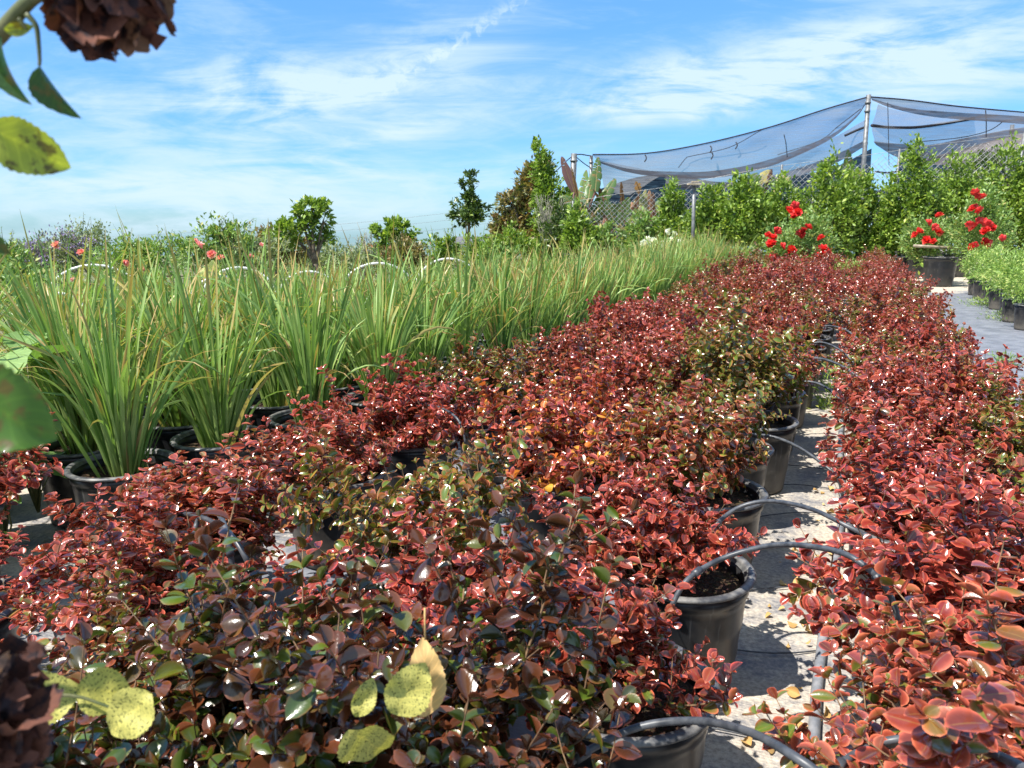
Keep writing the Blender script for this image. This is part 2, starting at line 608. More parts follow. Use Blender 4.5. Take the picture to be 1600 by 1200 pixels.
def mat_ground():
    m_, g = new_mat('weed_fabric_ground')
    p_ = pos(g)
    sx = g.node('ShaderNodeSeparateXYZ')
    g.put(sx.inputs[0], p_)
    X, Y, Z = sx.outputs
    S = g.m('ADD', g.m('MULTIPLY', X, math.sin(TH)), g.m('MULTIPLY', Y, math.cos(TH)))
    Nn = g.m('SUBTRACT', g.m('MULTIPLY', X, math.cos(TH)), g.m('MULTIPLY', Y, math.sin(TH)))
    big = g.noise(p_, .9, 5, .6)
    mid = g.noise(p_, 5, 5, .65)
    fine = g.noise(p_, 55, 4, .7)
    wv = g.node('ShaderNodeCombineXYZ')
    g.put(wv.inputs[0], S)
    g.put(wv.inputs[1], Nn)
    w1 = g.node('ShaderNodeTexWave', wave_type='BANDS', bands_direction='X')
    w1.inputs['Scale'].default_value = 26
    g.put(w1.inputs[0], wv.outputs[0])
    w2 = g.node('ShaderNodeTexWave', wave_type='BANDS', bands_direction='Y')
    w2.inputs['Scale'].default_value = 95
    g.put(w2.inputs[0], wv.outputs[0])
    weave = g.m('MULTIPLY', w1.outputs[1], w2.outputs[1])
    fab = g.mix(g.smooth(mid, .3, .75), (0.13, 0.138, 0.165), (0.24, 0.25, 0.285))
    fab = g.mix(g.m('MULTIPLY', weave, .22), fab, (0.20, 0.21, 0.23))
    # seams of the fabric sheets every 1.8 m
    seam = g.m('ABSOLUTE', g.m('SUBTRACT', g.m('FRACT', g.m('ADD', g.m('DIVIDE', S, 1.83), g.m('MULTIPLY', big, .02))), .5))
    seam = g.m('SUBTRACT', 1.0, g.smooth(seam, 0.0, 0.008))
    fab = g.mix(g.m('MULTIPLY', seam, .55), fab, (0.02, 0.02, 0.025))
    # dry dust and silt lying in the aisle and at the edge of the nursery
    ais = g.m('SUBTRACT', 1.0, g.smooth(g.m('ABSOLUTE', g.m('ADD', Nn, .08)), .35, .85))
    ais = g.m('MAXIMUM', ais, g.m('SUBTRACT', 1.0, g.smooth(g.m('ADD', Nn, g.m('MULTIPLY', big, .8)), -2.2, -1.2)))
    far = g.m('MULTIPLY', g.smooth(g.m('ADD', Y, g.m('MULTIPLY', big, 3.0)), 15.8, 17.6), g.smooth(X, 3.0, 5.5))
    dm = g.m('MAXIMUM', g.m('MULTIPLY', ais, .62), far)
    dm = g.m('ADD', dm, g.m('MULTIPLY', g.m('SUBTRACT', mid, .5), 1.3))
    dust = g.smooth(g.m('ADD', dm, g.m('MULTIPLY', g.m('SUBTRACT', fine, .5), .5)), .28, .80)
    sand = g.ramp(fine, [(.25, (0.24, 0.20, 0.15)), (.5, (0.46, 0.40, 0.32)), (.75, (0.62, 0.56, 0.47))])
    colr = g.mix(dust, fab, sand)
    # bare slope beyond the nursery: dry grass
    out = g.m('MAXIMUM', g.smooth(Y, 26, 30), g.m('SUBTRACT', 1.0, g.smooth(Nn, -6.5, -4.8)))
    dry = g.mix(g.smooth(big, .4, .6), (0.16, 0.15, 0.07), (0.09, 0.12, 0.04))
    colr = g.mix(out, colr, dry)
    finish(g, colr, g.m('ADD', .55, g.m('MULTIPLY', dust, .35)), .35, bump=g.m('ADD', g.m('MULTIPLY', weave, .25), fine), bdist=.006, bstr=.7)
    return m_


def mat_net(name, alpha, c=(0.17, 0.175, 0.19), tcol=(0.72, 0.73, 0.76)):
    m_, g = new_mat(name)
    vec = g.node('ShaderNodeTexCoord').outputs['Object']
    n = g.noise(vec, 1.2, 4, .6)
    mp = g.node('ShaderNodeMapping')
    mp.inputs['Scale'].default_value = (.7, .4, 9)
    mp.inputs['Rotation'].default_value = (0, .35, 0)
    g.put(mp.inputs[0], vec)
    n2 = g.smooth(g.noise(mp.outputs[0], 2.2, 5, .65), .3, .7)
    p = g.node('ShaderNodeBsdfDiffuse')
    g.put(p.inputs[0], g.mix(n, c, tuple(x * 1.7 for x in c)))
    tl = g.node('ShaderNodeBsdfTranslucent')
    tl.inputs[0].default_value = (c[0] * 2.2, c[1] * 2.2, c[2] * 2.2, 1)
    ms = g.node('ShaderNodeMixShader')
    ms.inputs[0].default_value = .45
    g.l.new(p.outputs[0], ms.inputs[1])
    g.l.new(tl.outputs[0], ms.inputs[2])
    t = g.node('ShaderNodeBsdfTransparent')
    t.inputs[0].default_value = (*tcol, 1)
    mx = g.node('ShaderNodeMixShader')
    g.put(mx.inputs[0], g.m('ADD', alpha - .22, g.m('MULTIPLY', g.m('ADD', n, n2), .22), clamp=True))
    g.l.new(t.outputs[0], mx.inputs[1])
    g.l.new(ms.outputs[0], mx.inputs[2])
    out = g.node('ShaderNodeOutputMaterial')
    g.l.new(mx.outputs[0], out.inputs[0])
    return m_


M_COP = mat_coprosma()
M_IRIS = mat_iris()
M_POT = mat_pot()
M_RIM = mat_simple('dusty_highlit_rim', (0.05, 0.052, 0.058), (0.19, 0.185, 0.175), 22, .38, .5)  # lighter grey holds both the dust and the rim's painted highlight
M_SOIL = mat_soil()
M_GROUND = mat_ground()
M_TWIG = mat_simple('shrub_twig', (0.10, 0.055, 0.030), (0.26, 0.16, 0.085), 40, .7)
M_BARK = mat_simple('tree_bark', (0.07, 0.05, 0.035), (0.20, 0.16, 0.12), 14, .85, bump=.01)
M_TUBE = mat_simple('drip_tube', (0.030, 0.034, 0.042), (0.085, 0.09, 0.10), 25, .42, .5)
M_PVC = mat_simple('grey_pipe', (0.15, 0.16, 0.18), (0.27, 0.27, 0.28), 18, .5, .5)
M_HOOP = mat_simple('white_pipe', (0.62, 0.62, 0.60), (0.80, 0.80, 0.78), 10, .35, .5)
M_METAL = mat_simple('galvanised_steel', (0.11, 0.115, 0.12), (0.22, 0.225, 0.23), 12, .5, .5, metal=.35)
M_WIRE = mat_simple('fence_wire', (0.24, 0.24, 0.25), (0.42, 0.42, 0.42), 5, .5, .5, metal=.3)
M_ROPE = mat_simple('dark_cord', (0.012, 0.013, 0.02), (0.04, 0.04, 0.05), 20, .8)
M_HEDGE = mat_leaf('hedge_leaf', (0.055, 0.12, 0.02), (0.25, 0.36, 0.06), (0.38, 0.46, 0.09), .42, .28, .4)
M_DARKG = mat_leaf('dark_green_leaf', (0.030, 0.060, 0.016), (0.085, 0.14, 0.03), (0.20, 0.26, 0.06), .38, .22, .5)
M_BRONZE = mat_leaf('bronze_leaf', (0.07, 0.11, 0.035), (0.26, 0.20, 0.08), (0.34, 0.17, 0.09), .4, .22)
M_GREYG = mat_leaf('grey_green_leaf', (0.12, 0.16, 0.085), (0.25, 0.30, 0.16), (0.36, 0.36, 0.22), .55, .25)
M_ROSEL = mat_leaf('rose_leaf', (0.09, 0.17, 0.045), (0.26, 0.38, 0.12), (0.38, 0.36, 0.13), .45, .28)
M_LIME = mat_leaf('lime_leaf', (0.10, 0.19, 0.04), (0.30, 0.43, 0.10), (0.60, 0.62, 0.24), .45, .3)
M_BROAD = mat_leaf('broad_weed_leaf', (0.13, 0.24, 0.07), (0.24, 0.36, 0.12), (0.34, 0.42, 0.12), .5, .3)
M_BANANA = mat_leaf('banana_leaf', (0.07, 0.13, 0.045), (0.18, 0.28, 0.10), (0.36, 0.30, 0.12), .38, .3, tipc=(0.24, 0.16, 0.06))
M_DEADB = mat_leaf('dead_banana_leaf', (0.20, 0.085, 0.05), (0.42, 0.24, 0.13), (0.10, 0.045, 0.04), .8, .15)
M_PURP_B = mat_leaf('purple_banana_leaf', (0.09, 0.045, 0.05), (0.18, 0.09, 0.085), (0.25, 0.2, 0.1), .5, .15)
M_REDF = mat_leaf('red_petal', (0.45, 0.012, 0.016), (0.90, 0.06, 0.06), (0.85, 0.10, 0.09), .5, .2, uvvein=False)
M_PINKF = mat_leaf('pink_petal', (0.72, 0.20, 0.24), (0.85, 0.38, 0.38), (0.8, 0.5, 0.45), .5, .25, uvvein=False)
M_WHITEF = mat_leaf('white_petal', (0.72, 0.72, 0.66), (0.85, 0.84, 0.80), (0.8, 0.8, 0.6), .5, .2, uvvein=False)
M_YELLF = mat_leaf('cream_petal', (0.62, 0.62, 0.22), (0.75, 0.74, 0.38), (0.8, 0.8, 0.5), .5, .2, uvvein=False)
M_PURPF = mat_leaf('purple_petal', (0.16, 0.12, 0.28), (0.27, 0.21, 0.40), (0.4, 0.3, 0.6), .5, .2, uvvein=False)
M_DEADR = mat_leaf('withered_petal', (0.05, 0.016, 0.012), (0.15, 0.055, 0.035), (0.30, 0.16, 0.10), .8, .10, mottle=((0.022, 0.012, 0.016), 60, .5))
M_NEARL = mat_leaf('near_rose_leaf', (0.035, 0.085, 0.02), (0.07, 0.15, 0.02), (0.30, 0.34, 0.04), .35, .38, .5, mottle=((0.10, 0.085, 0.02), 75, .53))
M_YELL = mat_leaf('yellowed_leaf', (0.36, 0.34, 0.07), (0.48, 0.44, 0.14), (0.5, 0.42, 0.18), .6, .2, .3, mottle=((0.07, 0.08, 0.02), 420, .53))
M_TANL = mat_leaf('fallen_dry_leaf', (0.45, 0.26, 0.09), (0.62, 0.44, 0.20), (0.30, 0.16, 0.08), .7, .15, .3)
M_GSTEM = mat_simple('green_stem', (0.07, 0.09, 0.03), (0.17, 0.16, 0.07), 30, .5)
M_ROOF = mat_simple('roof_shingle', (0.09, 0.09, 0.10), (0.15, 0.15, 0.16), 2, .9)
M_WALLW = mat_simple('painted_wall', (0.66, 0.66, 0.62), (0.76, 0.75, 0.72), 1, .8)
M_GLASS = mat_simple('window_glass', (0.03, 0.04, 0.05), (0.05, 0.06, 0.08), 1, .1)
M_NET1 = mat_net('shade_net', .46)
M_NET2 = mat_net('shade_net_doubled', .86, (0.10, 0.09, 0.095))
M_INSHADE = mat_net('shaded_interior', .93, (0.012, 0.018, 0.030))  # near-black colour stands for the shade under the net

# ------------------------------------------------------------------ ground
xs = np.concatenate([[-900, -300, -120], np.linspace(-60, 60, 61), [120, 300, 900]])
ys = np.concatenate([[-60, -20], np.linspace(-4, 40, 89), [50, 70, 100, 160, 260, 500, 1000]])
XX, YY = np.meshgrid(xs, ys, indexing='ij')
fall = np.maximum(0, YY - 27)
ZZ = -0.062 * (fall - 6 * (1 - np.exp(-fall / 6)))
mb = MB()
mb.grid(np.stack([XX, YY, ZZ], -1)[::-1])
tag(mb.obj('ground', M_GROUND), kind='structure')

# ------------------------------------------------------------------ potted red shrubs
POT_R, POT_H = .215, .38


def pot_meshes(R, H, name='pot'):
    b = MB()
    rb = R * .80
    prof = [(0, .004), (rb - .01, .004), (rb, .012)]
    for k in range(1, 15):
        t = k / 15
        prof.append((rb + (R - .012 - rb) * t + (.0022 if k in (5, 6, 10, 11) else 0), .012 + (H - .07) * t))
    prof += [(R - .012, H - .055), (R - .006, H - .050), (R - .004, H - .012), (R - .014, H - .012), (R - .020, H - .05), (R - .022, H - .09)]
    b.lathe(prof, 40)
    r = MB()
    pr = [(R - .022, H - .016)]
    for a in np.linspace(-110, 200, 9):
        pr.append((R - .002 + .0145 * math.cos(math.radians(a)), H - .004 + .0085 * math.sin(math.radians(a))))
    pr.append(pr[0])
    r.lathe(pr, 40)
    s = MB()
    rg = np.random.default_rng(3)
    rr = np.linspace(0.002, R - .024, 9)
    an = np.linspace(0, 2 * math.pi, 30, endpoint=False)
    P = np.array([[(q * math.cos(a), q * math.sin(a), H - .055 + rg.normal() * .004 + .012 * (1 - q / R)) for a in an] for q in rr])
    s.grid(P, closed=True)
    return b.mesh(name, M_POT), r.mesh('rim', M_RIM), s.mesh('soil', M_SOIL)


POT = pot_meshes(POT_R, POT_H)


def prof_cop(t):
    return .37 * max(0, math.sin(math.pi * min(1, t ** .92))) ** .62 * (.72 + .36 * t) + .008


T_COP = [leaf_tmpl(prof_cop, 6, 4, cup=.60, curl=-.10, tipz=-.10), leaf_tmpl(prof_cop, 6, 4, cup=-.50, curl=.34), leaf_tmpl(prof_cop, 6, 4, cup=.45, curl=.30),
         leaf_tmpl(lambda t: prof_cop(t) * .9, 6, 4, cup=1.05, curl=.12)]


def make_shrub(seed, R=.36, Hh=.42, mains=24, L=.040, z0=.325, spread=.03, tilt=78, shoots=7, detail=True, loose=0.0):
    rg = np.random.default_rng(seed)
    tw = MB()
    LP, LD, LS, LU = [], [], [], []
    lob = rg.uniform(0, 6.28, 3)

    def shoot(base, d, length, r0, start=0.0, step=.0170, leaf=1.0, bend=None):
        n = 5
        bend = rg.normal(size=3) * .12 + np.array([0, 0, .28]) if bend is None else bend
        ts = np.linspace(0, 1, n)
        P = base + np.outer(ts, d) * length + np.outer(ts ** 2, bend) * length
        tw.tube(P, np.linspace(r0, r0 * .45, n), 4, cap=False)
        k = max(2, int(length * (1 - start) / step))
        tt = np.linspace(start + .05, 1.0, k)
        ph = rg.uniform(0, math.pi)
        for i, t in enumerate(tt):
            p = base + d * length * t + bend * length * t * t
            ax = d + 2 * bend * t
            ax /= np.linalg.norm(ax)
            a = ph + i * math.pi / 2 + rg.normal() * .25
            q = np.cross(ax, [0.3, 0.1, 1.0])
            q /= np.linalg.norm(q) + 1e-6
            w = np.cross(ax, q)
            last = i == len(tt) - 1
            for sg in ((0, math.pi) if not last else (0, math.pi / 2, math.pi, 1.5 * math.pi)):
                side = math.cos(a + sg) * q + math.sin(a + sg) * w
                op = (1.15 if not last else .75) + rg.normal() * .18
                dd = ax * math.cos(op) + side * math.sin(op)
                LP.append(p)
                LD.append(dd)
                LU.append(ax * 1.0 + np.array([0, 0, .45]))
                LS.append(L * leaf * (1.0 if not last else .72) * rg.uniform(.50, 1.38) * (1 - .2 * max(0, t - .6)))
        return P

    for m_ in range(mains):
        ph = m_ * 2.39996 + rg.normal() * .25
        fr = ((m_ + .5) / mains) ** .62
        th = math.radians(tilt) * fr + rg.normal() * .06
        d = np.array([math.cos(ph) * math.sin(th), math.sin(ph) * math.sin(th), math.cos(th)])
        lump = 1 + .16 * math.sin(2 * ph + lob[0]) + .12 * math.sin(3 * ph + lob[1])
        Rl = 1 / math.sqrt((math.sin(th) / R) ** 2 + (math.cos(th) / Hh) ** 2) * lump * rg.uniform(.78, 1.14)
        base = np.array([rg.normal() * spread, rg.normal() * spread, z0])
        if rg.random() < .12:
            Rl *= 1.22
        bend = np.array([0, 0, .16 * fr]) + rg.normal(size=3) * .05
        P = shoot(base, d, Rl, .0042, start=.45, bend=bend)
        for k in range(shoots):
            t = rg.uniform(.22, .95)
            p = base + d * Rl * t + bend * Rl * t * t
            sd_ = d * .55 + rnd_dirs(1, rg)[0] * .8 + np.array([0, 0, .35])
            sd_ /= np.linalg.norm(sd_)
            shoot(p, sd_, rg.uniform(.05, .13) * (R / .36) * (1 + loose), .0022, start=.1)
    LP, LD, LS, LU = map(np.array, (LP, LD, LS, LU))
    keep = LP[:, 2] > .31
    LP, LD, LS, LU = LP[keep], LD[keep], LS[keep], LU[keep]
    fo = MB()
    n = len(LP)
    tint = rg.uniform(0, 1, (n, 3))
    # lower, inner leaves are older and greener
    rel = np.clip((LP[:, 2] - z0) / Hh, 0, 1)
    tint[:, 1] = np.clip(tint[:, 1] * .75 + .30 * (1 - rel), 0, 1)
    Rm = frames(LD + rg.normal(size=(n, 3)) * .16, rg.normal(size=n) * .5, LU)
    which = rg.integers(0, 4, n)
    for k in range(4):
        s_ = which == k
        sc = np.stack([LS[s_], LS[s_] * rg.uniform(.8, 1.15, s_.sum()), LS[s_]], -1)
        fo.inst(T_COP[k], LP[s_], Rm[s_], sc, tint[s_])
    return fo.mesh('foliage', M_COP), tw.mesh('branches', M_TWIG)


SHR = [make_shrub(s, R=.34 + .025 * (s % 3), Hh=.34 + .08 * ((s * 7) % 4) / 3, mains=24, L=.034 + .003 * (s % 3), shoots=9) for s in range(1, 8)]
SHR_BIG = [make_shrub(40 + k, R=.32, Hh=.42, mains=24, L=.042, shoots=10, loose=.3) for k in range(2)]
SHR_DARK = [make_shrub(50 + k, R=.36, Hh=.52, mains=28, L=.037, shoots=13, loose=.3, tilt=66) for k in range(2)]
SHR_TALL = make_shrub(31, R=.40, Hh=.62, mains=26, L=.042, loose=.2, tilt=62, shoots=9)
SHR_SPARSE = make_shrub(33, R=.44, Hh=.40, mains=17, L=.040, loose=.3, tilt=80)

ORD = ("first second third fourth fifth sixth seventh eighth ninth tenth eleventh twelfth thirteenth fourteenth fifteenth sixteenth seventeenth eighteenth "
       "nineteenth twentieth twenty-first twenty-second twenty-third twenty-fourth twenty-fifth twenty-sixth twenty-seventh twenty-eighth twenty-ninth thirtieth "
       "thirty-first thirty-second thirty-third thirty-fourth thirty-fifth thirty-sixth thirty-seventh thirty-eighth thirty-ninth fortieth "
       "forty-first forty-second forty-third forty-fourth forty-fifth forty-sixth forty-seventh forty-eighth").split()


def place_pot(t, sc=1.0, pots=POT):
    a = link('pot', pots[0], t)
    r = link('rim', pots[1], a)
    s = link('soil', pots[2], t)
    return a


def place_shrub(loc, label, group, tone=(0, 0, 0), mesh=None, scale=(1, 1, 1), rz=None, lean=0.0):
    rz = random.uniform(0, 6.28)
    t = root('red_shrub', loc, label, 'shrub', group, rz)
    place_pot(t)
    fo, tw = mesh or random.choice(SHR)
    a = link('foliage', fo, t)
    a.color = (*tone, 1)
    a.scale = scale
    z0 = .325
    off = Matrix.Rotation(-rz, 3, 'Z') @ (RN * -lean)
    a.location = (off.x, off.y, z0 - z0 * scale[2])
    b = link('branches', tw, t)
    b.scale = scale
    b.location = a.location
    return t


def tone_words(tn):
    if tn[1] > .5:
        return 'dark glossy bronze'
    if tn[0] > .7:
        return 'olive-bronze leaved'
    if tn[0] > .4:
        return 'bronze-red leaved'
    return 'red-leaved'


def rnd_tone():
    r = random.random()
    if r < .10:
        return (.85, .1, .2)
    if r < .25:
        return (.45, .05, .3)
    return (random.uniform(0, .25), random.uniform(0, .15), random.uniform(0, .35))


N_SHRUB = 0


def shrub_row(rowname, group, spots, lean=0.0):
    """spots: (s, n, options)"""
    global N_SHRUB
    k = 0
    for (s, n, opt) in sorted(spots, key=lambda q: q[0]):
        loc = row(s, n)
        pr = project((loc.x, loc.y, .6))
        if pr[0] < -150 or pr[0] > 1760 or pr[1] > 1700:
            continue
        tn = opt.get('tone') or rnd_tone()
        lab = opt.get('label') or f"{tone_words(tn)} shrub in black pot, {ORD[k]} from the near end, {rowname}"
        k += 1
        sc = opt.get('scale') or (random.uniform(.84, 1.10),) * 2 + (random.uniform(.68, 1.18),)
        place_shrub(loc, lab, group, tn, opt.get('mesh'), sc, lean=lean)
        N_SHRUB += 1


J = lambda a=.03: random.uniform(-a, a)
BR, OL = (.45, .05, .3), (.9, .12, .15)
DK = (.35, .95, .1)
# column along the sandy aisle (pot centres read off the rims)
A = [(.90, -.46, dict(tone=DK, mesh=SHR_DARK[0], scale=(1.05, 1.05, .98), label="dark glossy bronze shrub, nearest of all, before the big drip tube arch")),
     (1.58, -.42, dict(tone=(.1, .1, .1), scale=(1, 1, .85), label="dark red shrub behind the big near drip tube arch, beside aisle")),
     (2.24, -.42, dict(tone=(.05, .05, .2), label="red-leaved shrub over a soil-filled black pot with bare soil showing beside aisle")),
     (2.98, -.46, dict(tone=(.4, .1, .3), scale=(.92, .92, .95))), (3.62, -.50, dict(tone=OL, mesh=SHR_SPARSE, scale=(.78, .78, .85))), (4.20, -.43, dict(tone=OL, mesh=SHR_TALL, scale=(.95, .95, 1.0), label="tall olive-bronze shrub rising above its neighbours beside the sandy aisle")),
     (4.95, -.44, dict(tone=(.2, .05, .3))), (5.62, -.42, {}), (6.25, -.40, {}), (6.85, -.39, {})]
s = 7.45
while s < 17.3:
    A.append((s, -.36 + J(), {}))
    s += .60
shrub_row("row beside sandy aisle", "red shrubs in the row beside the aisle", A, .13)
B = [(.78, -.86, dict(tone=(.5, .9, .2), mesh=SHR_DARK[1], scale=(1.05, 1.05, .95), label="dark bronze-green shrub with yellow leaves caught in it, at photo bottom")),
     (.52, -1.16, dict(tone=(.45, .2, .2), mesh=SHR_BIG[0], scale=(1.05, 1.05, .62), label="red and green shrub under the withered bloom at bottom corner")),
     (1.12, -1.32, dict(tone=(.55, .35, .2), mesh=SHR_SPARSE, scale=(.70, .70, .62), label="sparse bronze-red shrub at near corner, soil and seedling showing in pot")),
     (2.00, -1.18, dict(tone=(.8, .1, .3), mesh=SHR_SPARSE, scale=(.9, .9, .95), label="olive and gold leaved sparse shrub in a wide black pot in middle")),
     (1.48, -.93, dict(tone=(.05, .05, .1), scale=(1.1, 1.1, .82), label="red shrub between the dark near shrub and olive-gold one")),
     (2.90, -1.08, dict(tone=(.1, 0, 1.0), scale=(.95, .95, .95), label="red shrub with orange leaves over a pale-rimmed pot edge in the middle")),
     (3.50, -1.10, dict(tone=(0, 0, .4)))]
s = 4.15
while s < 17.0:
    B.append((s, -1.02 + J(), {}))
    s += .61
shrub_row("middle row", "red shrubs in the middle row", B)
Cc = [(1.85, -2.0, dict(tone=(.2, .05, .2), scale=(1.05, 1.05, .70))), (2.55, -1.96, dict(tone=(.15, 0, .1), scale=(1.05, 1.05, .9))), (3.15, -1.93, dict(tone=(.05, 0, .2))), (3.80, -1.80, dict(tone=(.6, .3, .1), scale=(.95, .95, .95)))]
s = 4.5
while s < 16.6:
    Cc.append((s, -1.66 + J(), {}))
    s += .62
shrub_row("row against the green iris", "red shrubs in the row against the iris", Cc)
D = [(1.38, -1.72, dict(tone=(.12, .05, .2), scale=(1.05, 1.05, .74), label="deep red shrub by the grey fabric gap under the twin drip arches")),
     (1.55, -3.0, dict(tone=(.02, .05, .1), scale=(1, 1, .95), label="deep red shrub cut by photo edge, beside nearest iris pot")),
     (1.12, -2.25, dict(tone=(.02, .05, .1), scale=(1.0, 1.0, .50), label="deep red shrub low in front of the nearest iris pot"))]
shrub_row("", "red shrubs in the near corner", D)
# bed on the other side of the aisle, two staggered columns
E_ = [(1.30, .33, dict(tone=(.30, 0, .05), mesh=SHR_DARK[1], scale=(1.12, 1.12, .80), label="large-leaved red and green shrub beside the near pair of drip arches")),
      (2.15, .36, dict(tone=(.05, 0, .1), scale=(1.2, 1.2, 1))), (2.90, .26, dict(tone=(.0, .05, .1), scale=(1.15, 1.15, .95))), (3.62, .27, dict(tone=(.15, 0, .1)))]
s = 4.3
while s < 17.2:
    E_.append((s, .26 + J(), {}))
    s += .60
shrub_row("bed beyond aisle, pipe side", "red shrubs beyond the aisle, pipe side", E_, .0)
F_ = [(1.70, .80, dict(tone=(.25, 0, .2), mesh=SHR_DARK[0], scale=(1.05, 1.05, .72))), (2.55, .86, dict(tone=(.05, 0, .1), scale=(1.15, 1.15, 1))), (3.25, .84, dict(tone=OL, scale=(1.1, 1.1, .95), label="olive-bronze shrub by the dark fabric path at the photo edge")), (3.9, .76, dict(tone=OL, scale=(.95, .95, .9))),
      (4.6, .66, dict(tone=(.1, 0, .1)))]
s = 5.3
while s < 17.0:
    F_.append((s, (.52 if s < 11 else .40) + J(), dict(scale=(.86, .86, 1.0)) if s < 12 else {}))
    s += .64
shrub_row("bed beyond aisle, path side", "red shrubs beyond the aisle, path side", F_)

# ------------------------------------------------------------------ potted iris clumps


def make_iris(seed, n=150, L=.98, wild=.0):
    rg = np.random.default_rng(seed)
    mb = MB()
    m_ = 11
    ts = np.linspace(0, 1, m_)
    for i in range(n):
        az = rg.uniform(0, 2 * math.pi)
        r = rg.uniform(0, .055) if rg.random() < .7 else rg.uniform(0, .09)
        th0 = min(.50, abs(rg.normal()) * .165 + .02 + r * 1.5)
        ln = L * (.86 - .42 * rg.random() ** .9) * (1.28 if rg.random() < .13 else 1)
        arc = rg.random()
        bend = rg.uniform(.05, .55) if arc < .80 else rg.uniform(.8, 2.0 + wild)
        dead = rg.random()
        if dead > .93:
            bend += rg.uniform(.2, .8)
        th = th0 + bend * ts ** 2.2
        kink = rg.random()
        if kink > .94:
            th = th + np.where(ts > rg.uniform(.5, .8), rg.uniform(.5, 1.3), 0)
        st = ln / (m_ - 1)
        rr = r + np.concatenate([[0], np.cumsum(np.sin(th[:-1]) * st)])
        zz = np.concatenate([[0], np.cumsum(np.cos(th[:-1]) * st)])
        azs = az + rg.normal() * .12 * ts
        c = np.stack([rr * np.cos(azs), rr * np.sin(azs), zz + .315], -1)
        T = np.gradient(c, axis=0)
        T /= np.linalg.norm(T, axis=1)[:, None]
        tw = rg.uniform(0, math.pi) if rg.random() < .55 else rg.normal() * .4
        side0 = np.array([-math.sin(az), math.cos(az), 0])
        W = rg.uniform(.0055, .0112)
        wd = W * np.minimum(1, (ts * 6 + .55)) * np.sqrt(np.maximum(0, 1 - ts ** 3.2)) + .0004
        P = []
        for k in range(m_):
            nrm = np.cross(side0, T[k])
            a = tw * (1 - .5 * ts[k])
            sd_ = side0 * math.cos(a) + nrm * math.sin(a)
            nn = np.cross(sd_, T[k])
            P.append([c[k] - sd_ * wd[k], c[k] + nn * wd[k] * .35, c[k] + sd_ * wd[k]])
        mb.grid(P, tint=(rg.uniform(0, 1), rg.uniform(0, 1), dead))
    return mb.mesh('blades', M_IRIS)


IRIS = [make_iris(100 + k, 145 if k < 3 else 125, 1.03 + .03 * (k % 3)) for k in range(7)]
FULLIRIS = [make_iris(200 + k, 125, .92, .6) for k in range(3)]


def place_iris(loc, label, group, mesh=None, sc=1.0):
    t = root('potted_iris', loc, label, 'plant', group, random.uniform(0, 6.28))
    place_pot(t)
    b = link('blades', mesh or random.choice(IRIS), t)
    b.scale = (sc, sc, sc * random.uniform(.93, 1.06))
    return t


def iris_edge(s):
    pts_ = [(1.0, -2.95), (2.1, -2.83), (2.67, -2.69), (3.2, -2.55), (5.8, -2.42), (17, -2.10)]
    for (a, b), (c, d) in zip(pts_, pts_[1:]):
        if s <= c:
            return b + (d - b) * (s - a) / (c - a)
    return pts_[-1][1]


NI = 0
rown = ['edge row beside the red shrubs', 'second row in from the red shrubs', 'third row in from the red shrubs', 'fourth row in from the red shrubs', 'fifth row in from red shrubs']
for c in range(5):
    s = 2.10 if c == 0 else 1.45 + .25 * (c % 2)
    k = 0
    while s < 16.6:
        n = iris_edge(s) - .50 * c + J(.04)
        loc = row(s + .17, n - .08)
        pr = project((loc.x, loc.y, 1.0))
        if pr[0] > -190 and loc.y > 1.3 and not (c == 4 and s > 6.5) and not (c == 3 and s > 12):
            place_iris(loc, f"green strap-leaved iris clump, {ORD[k]} from near end, {rown[c]}", 'iris clumps, ' + rown[c], None if s < 5 else random.choice(IRIS + FULLIRIS), 1.0 if s < 5 else random.uniform(.82, .98))
            k += 1
            NI += 1
        s += .55 if (c or s > 3) else .50

# broad-leaved weeds growing among the near iris pots


def prof_broad(t):
    return .34 * math.sin(math.pi * min(1, t ** .75 * .97 + .02)) ** .8 + .01


T_BROAD = leaf_tmpl(prof_broad, 7, 4, cup=.25, curl=.3, serr=.06)


def broad_weed(loc, label, h, n, L, seed):
    rg = np.random.default_rng(seed)
    t = root('broadleaf_weed', loc, label, 'weed')
    mb, sb = MB(), MB()
    P, D, S = [], [], []
    for k in range(n):
        z = h * rg.uniform(.15, 1)
        a = rg.uniform(0, 6.28)
        top = np.array([math.cos(a) * .10 * rg.random(), math.sin(a) * .10 * rg.random(), z])
        sb.tube([(0, 0, 0), top * .5 + rg.normal(size=3) * .01, top], [.006, .004, .002], 5)
        P.append(top)
        D.append((math.cos(a), math.sin(a), rg.uniform(-.2, .7)))
        S.append(L * rg.uniform(.6, 1.1))
    P, D, S = np.array(P), np.array(D), np.array(S)
    mb.inst(T_BROAD, P, frames(D, rg.normal(size=n) * .3), S, rg.uniform(0, 1, (n, 3)))
    mb.obj('leaves', M_BROAD, t)
    sb.obj('stem', M_GSTEM, t)


broad_weed(row(1.95, -3.28), "broad pale green weed growing up among the nearest iris blades", .55, 16, .13, 5)
broad_weed(pt(60, 800, 3.3) * 1.0, "tall large-leaved weed among the iris at the photo's edge", .75, 22, .24, 6)

# ------------------------------------------------------------------ drip irrigation


def sn_point(px, py, s):
    """point on the viewing ray that lies s metres along the rows"""
    d = Vector(ray(px, py))
    t = s / (d.x * RD.x + d.y * RD.y)
    p = d * t
    return Vector((p.x, p.y, p.z + CAMH))


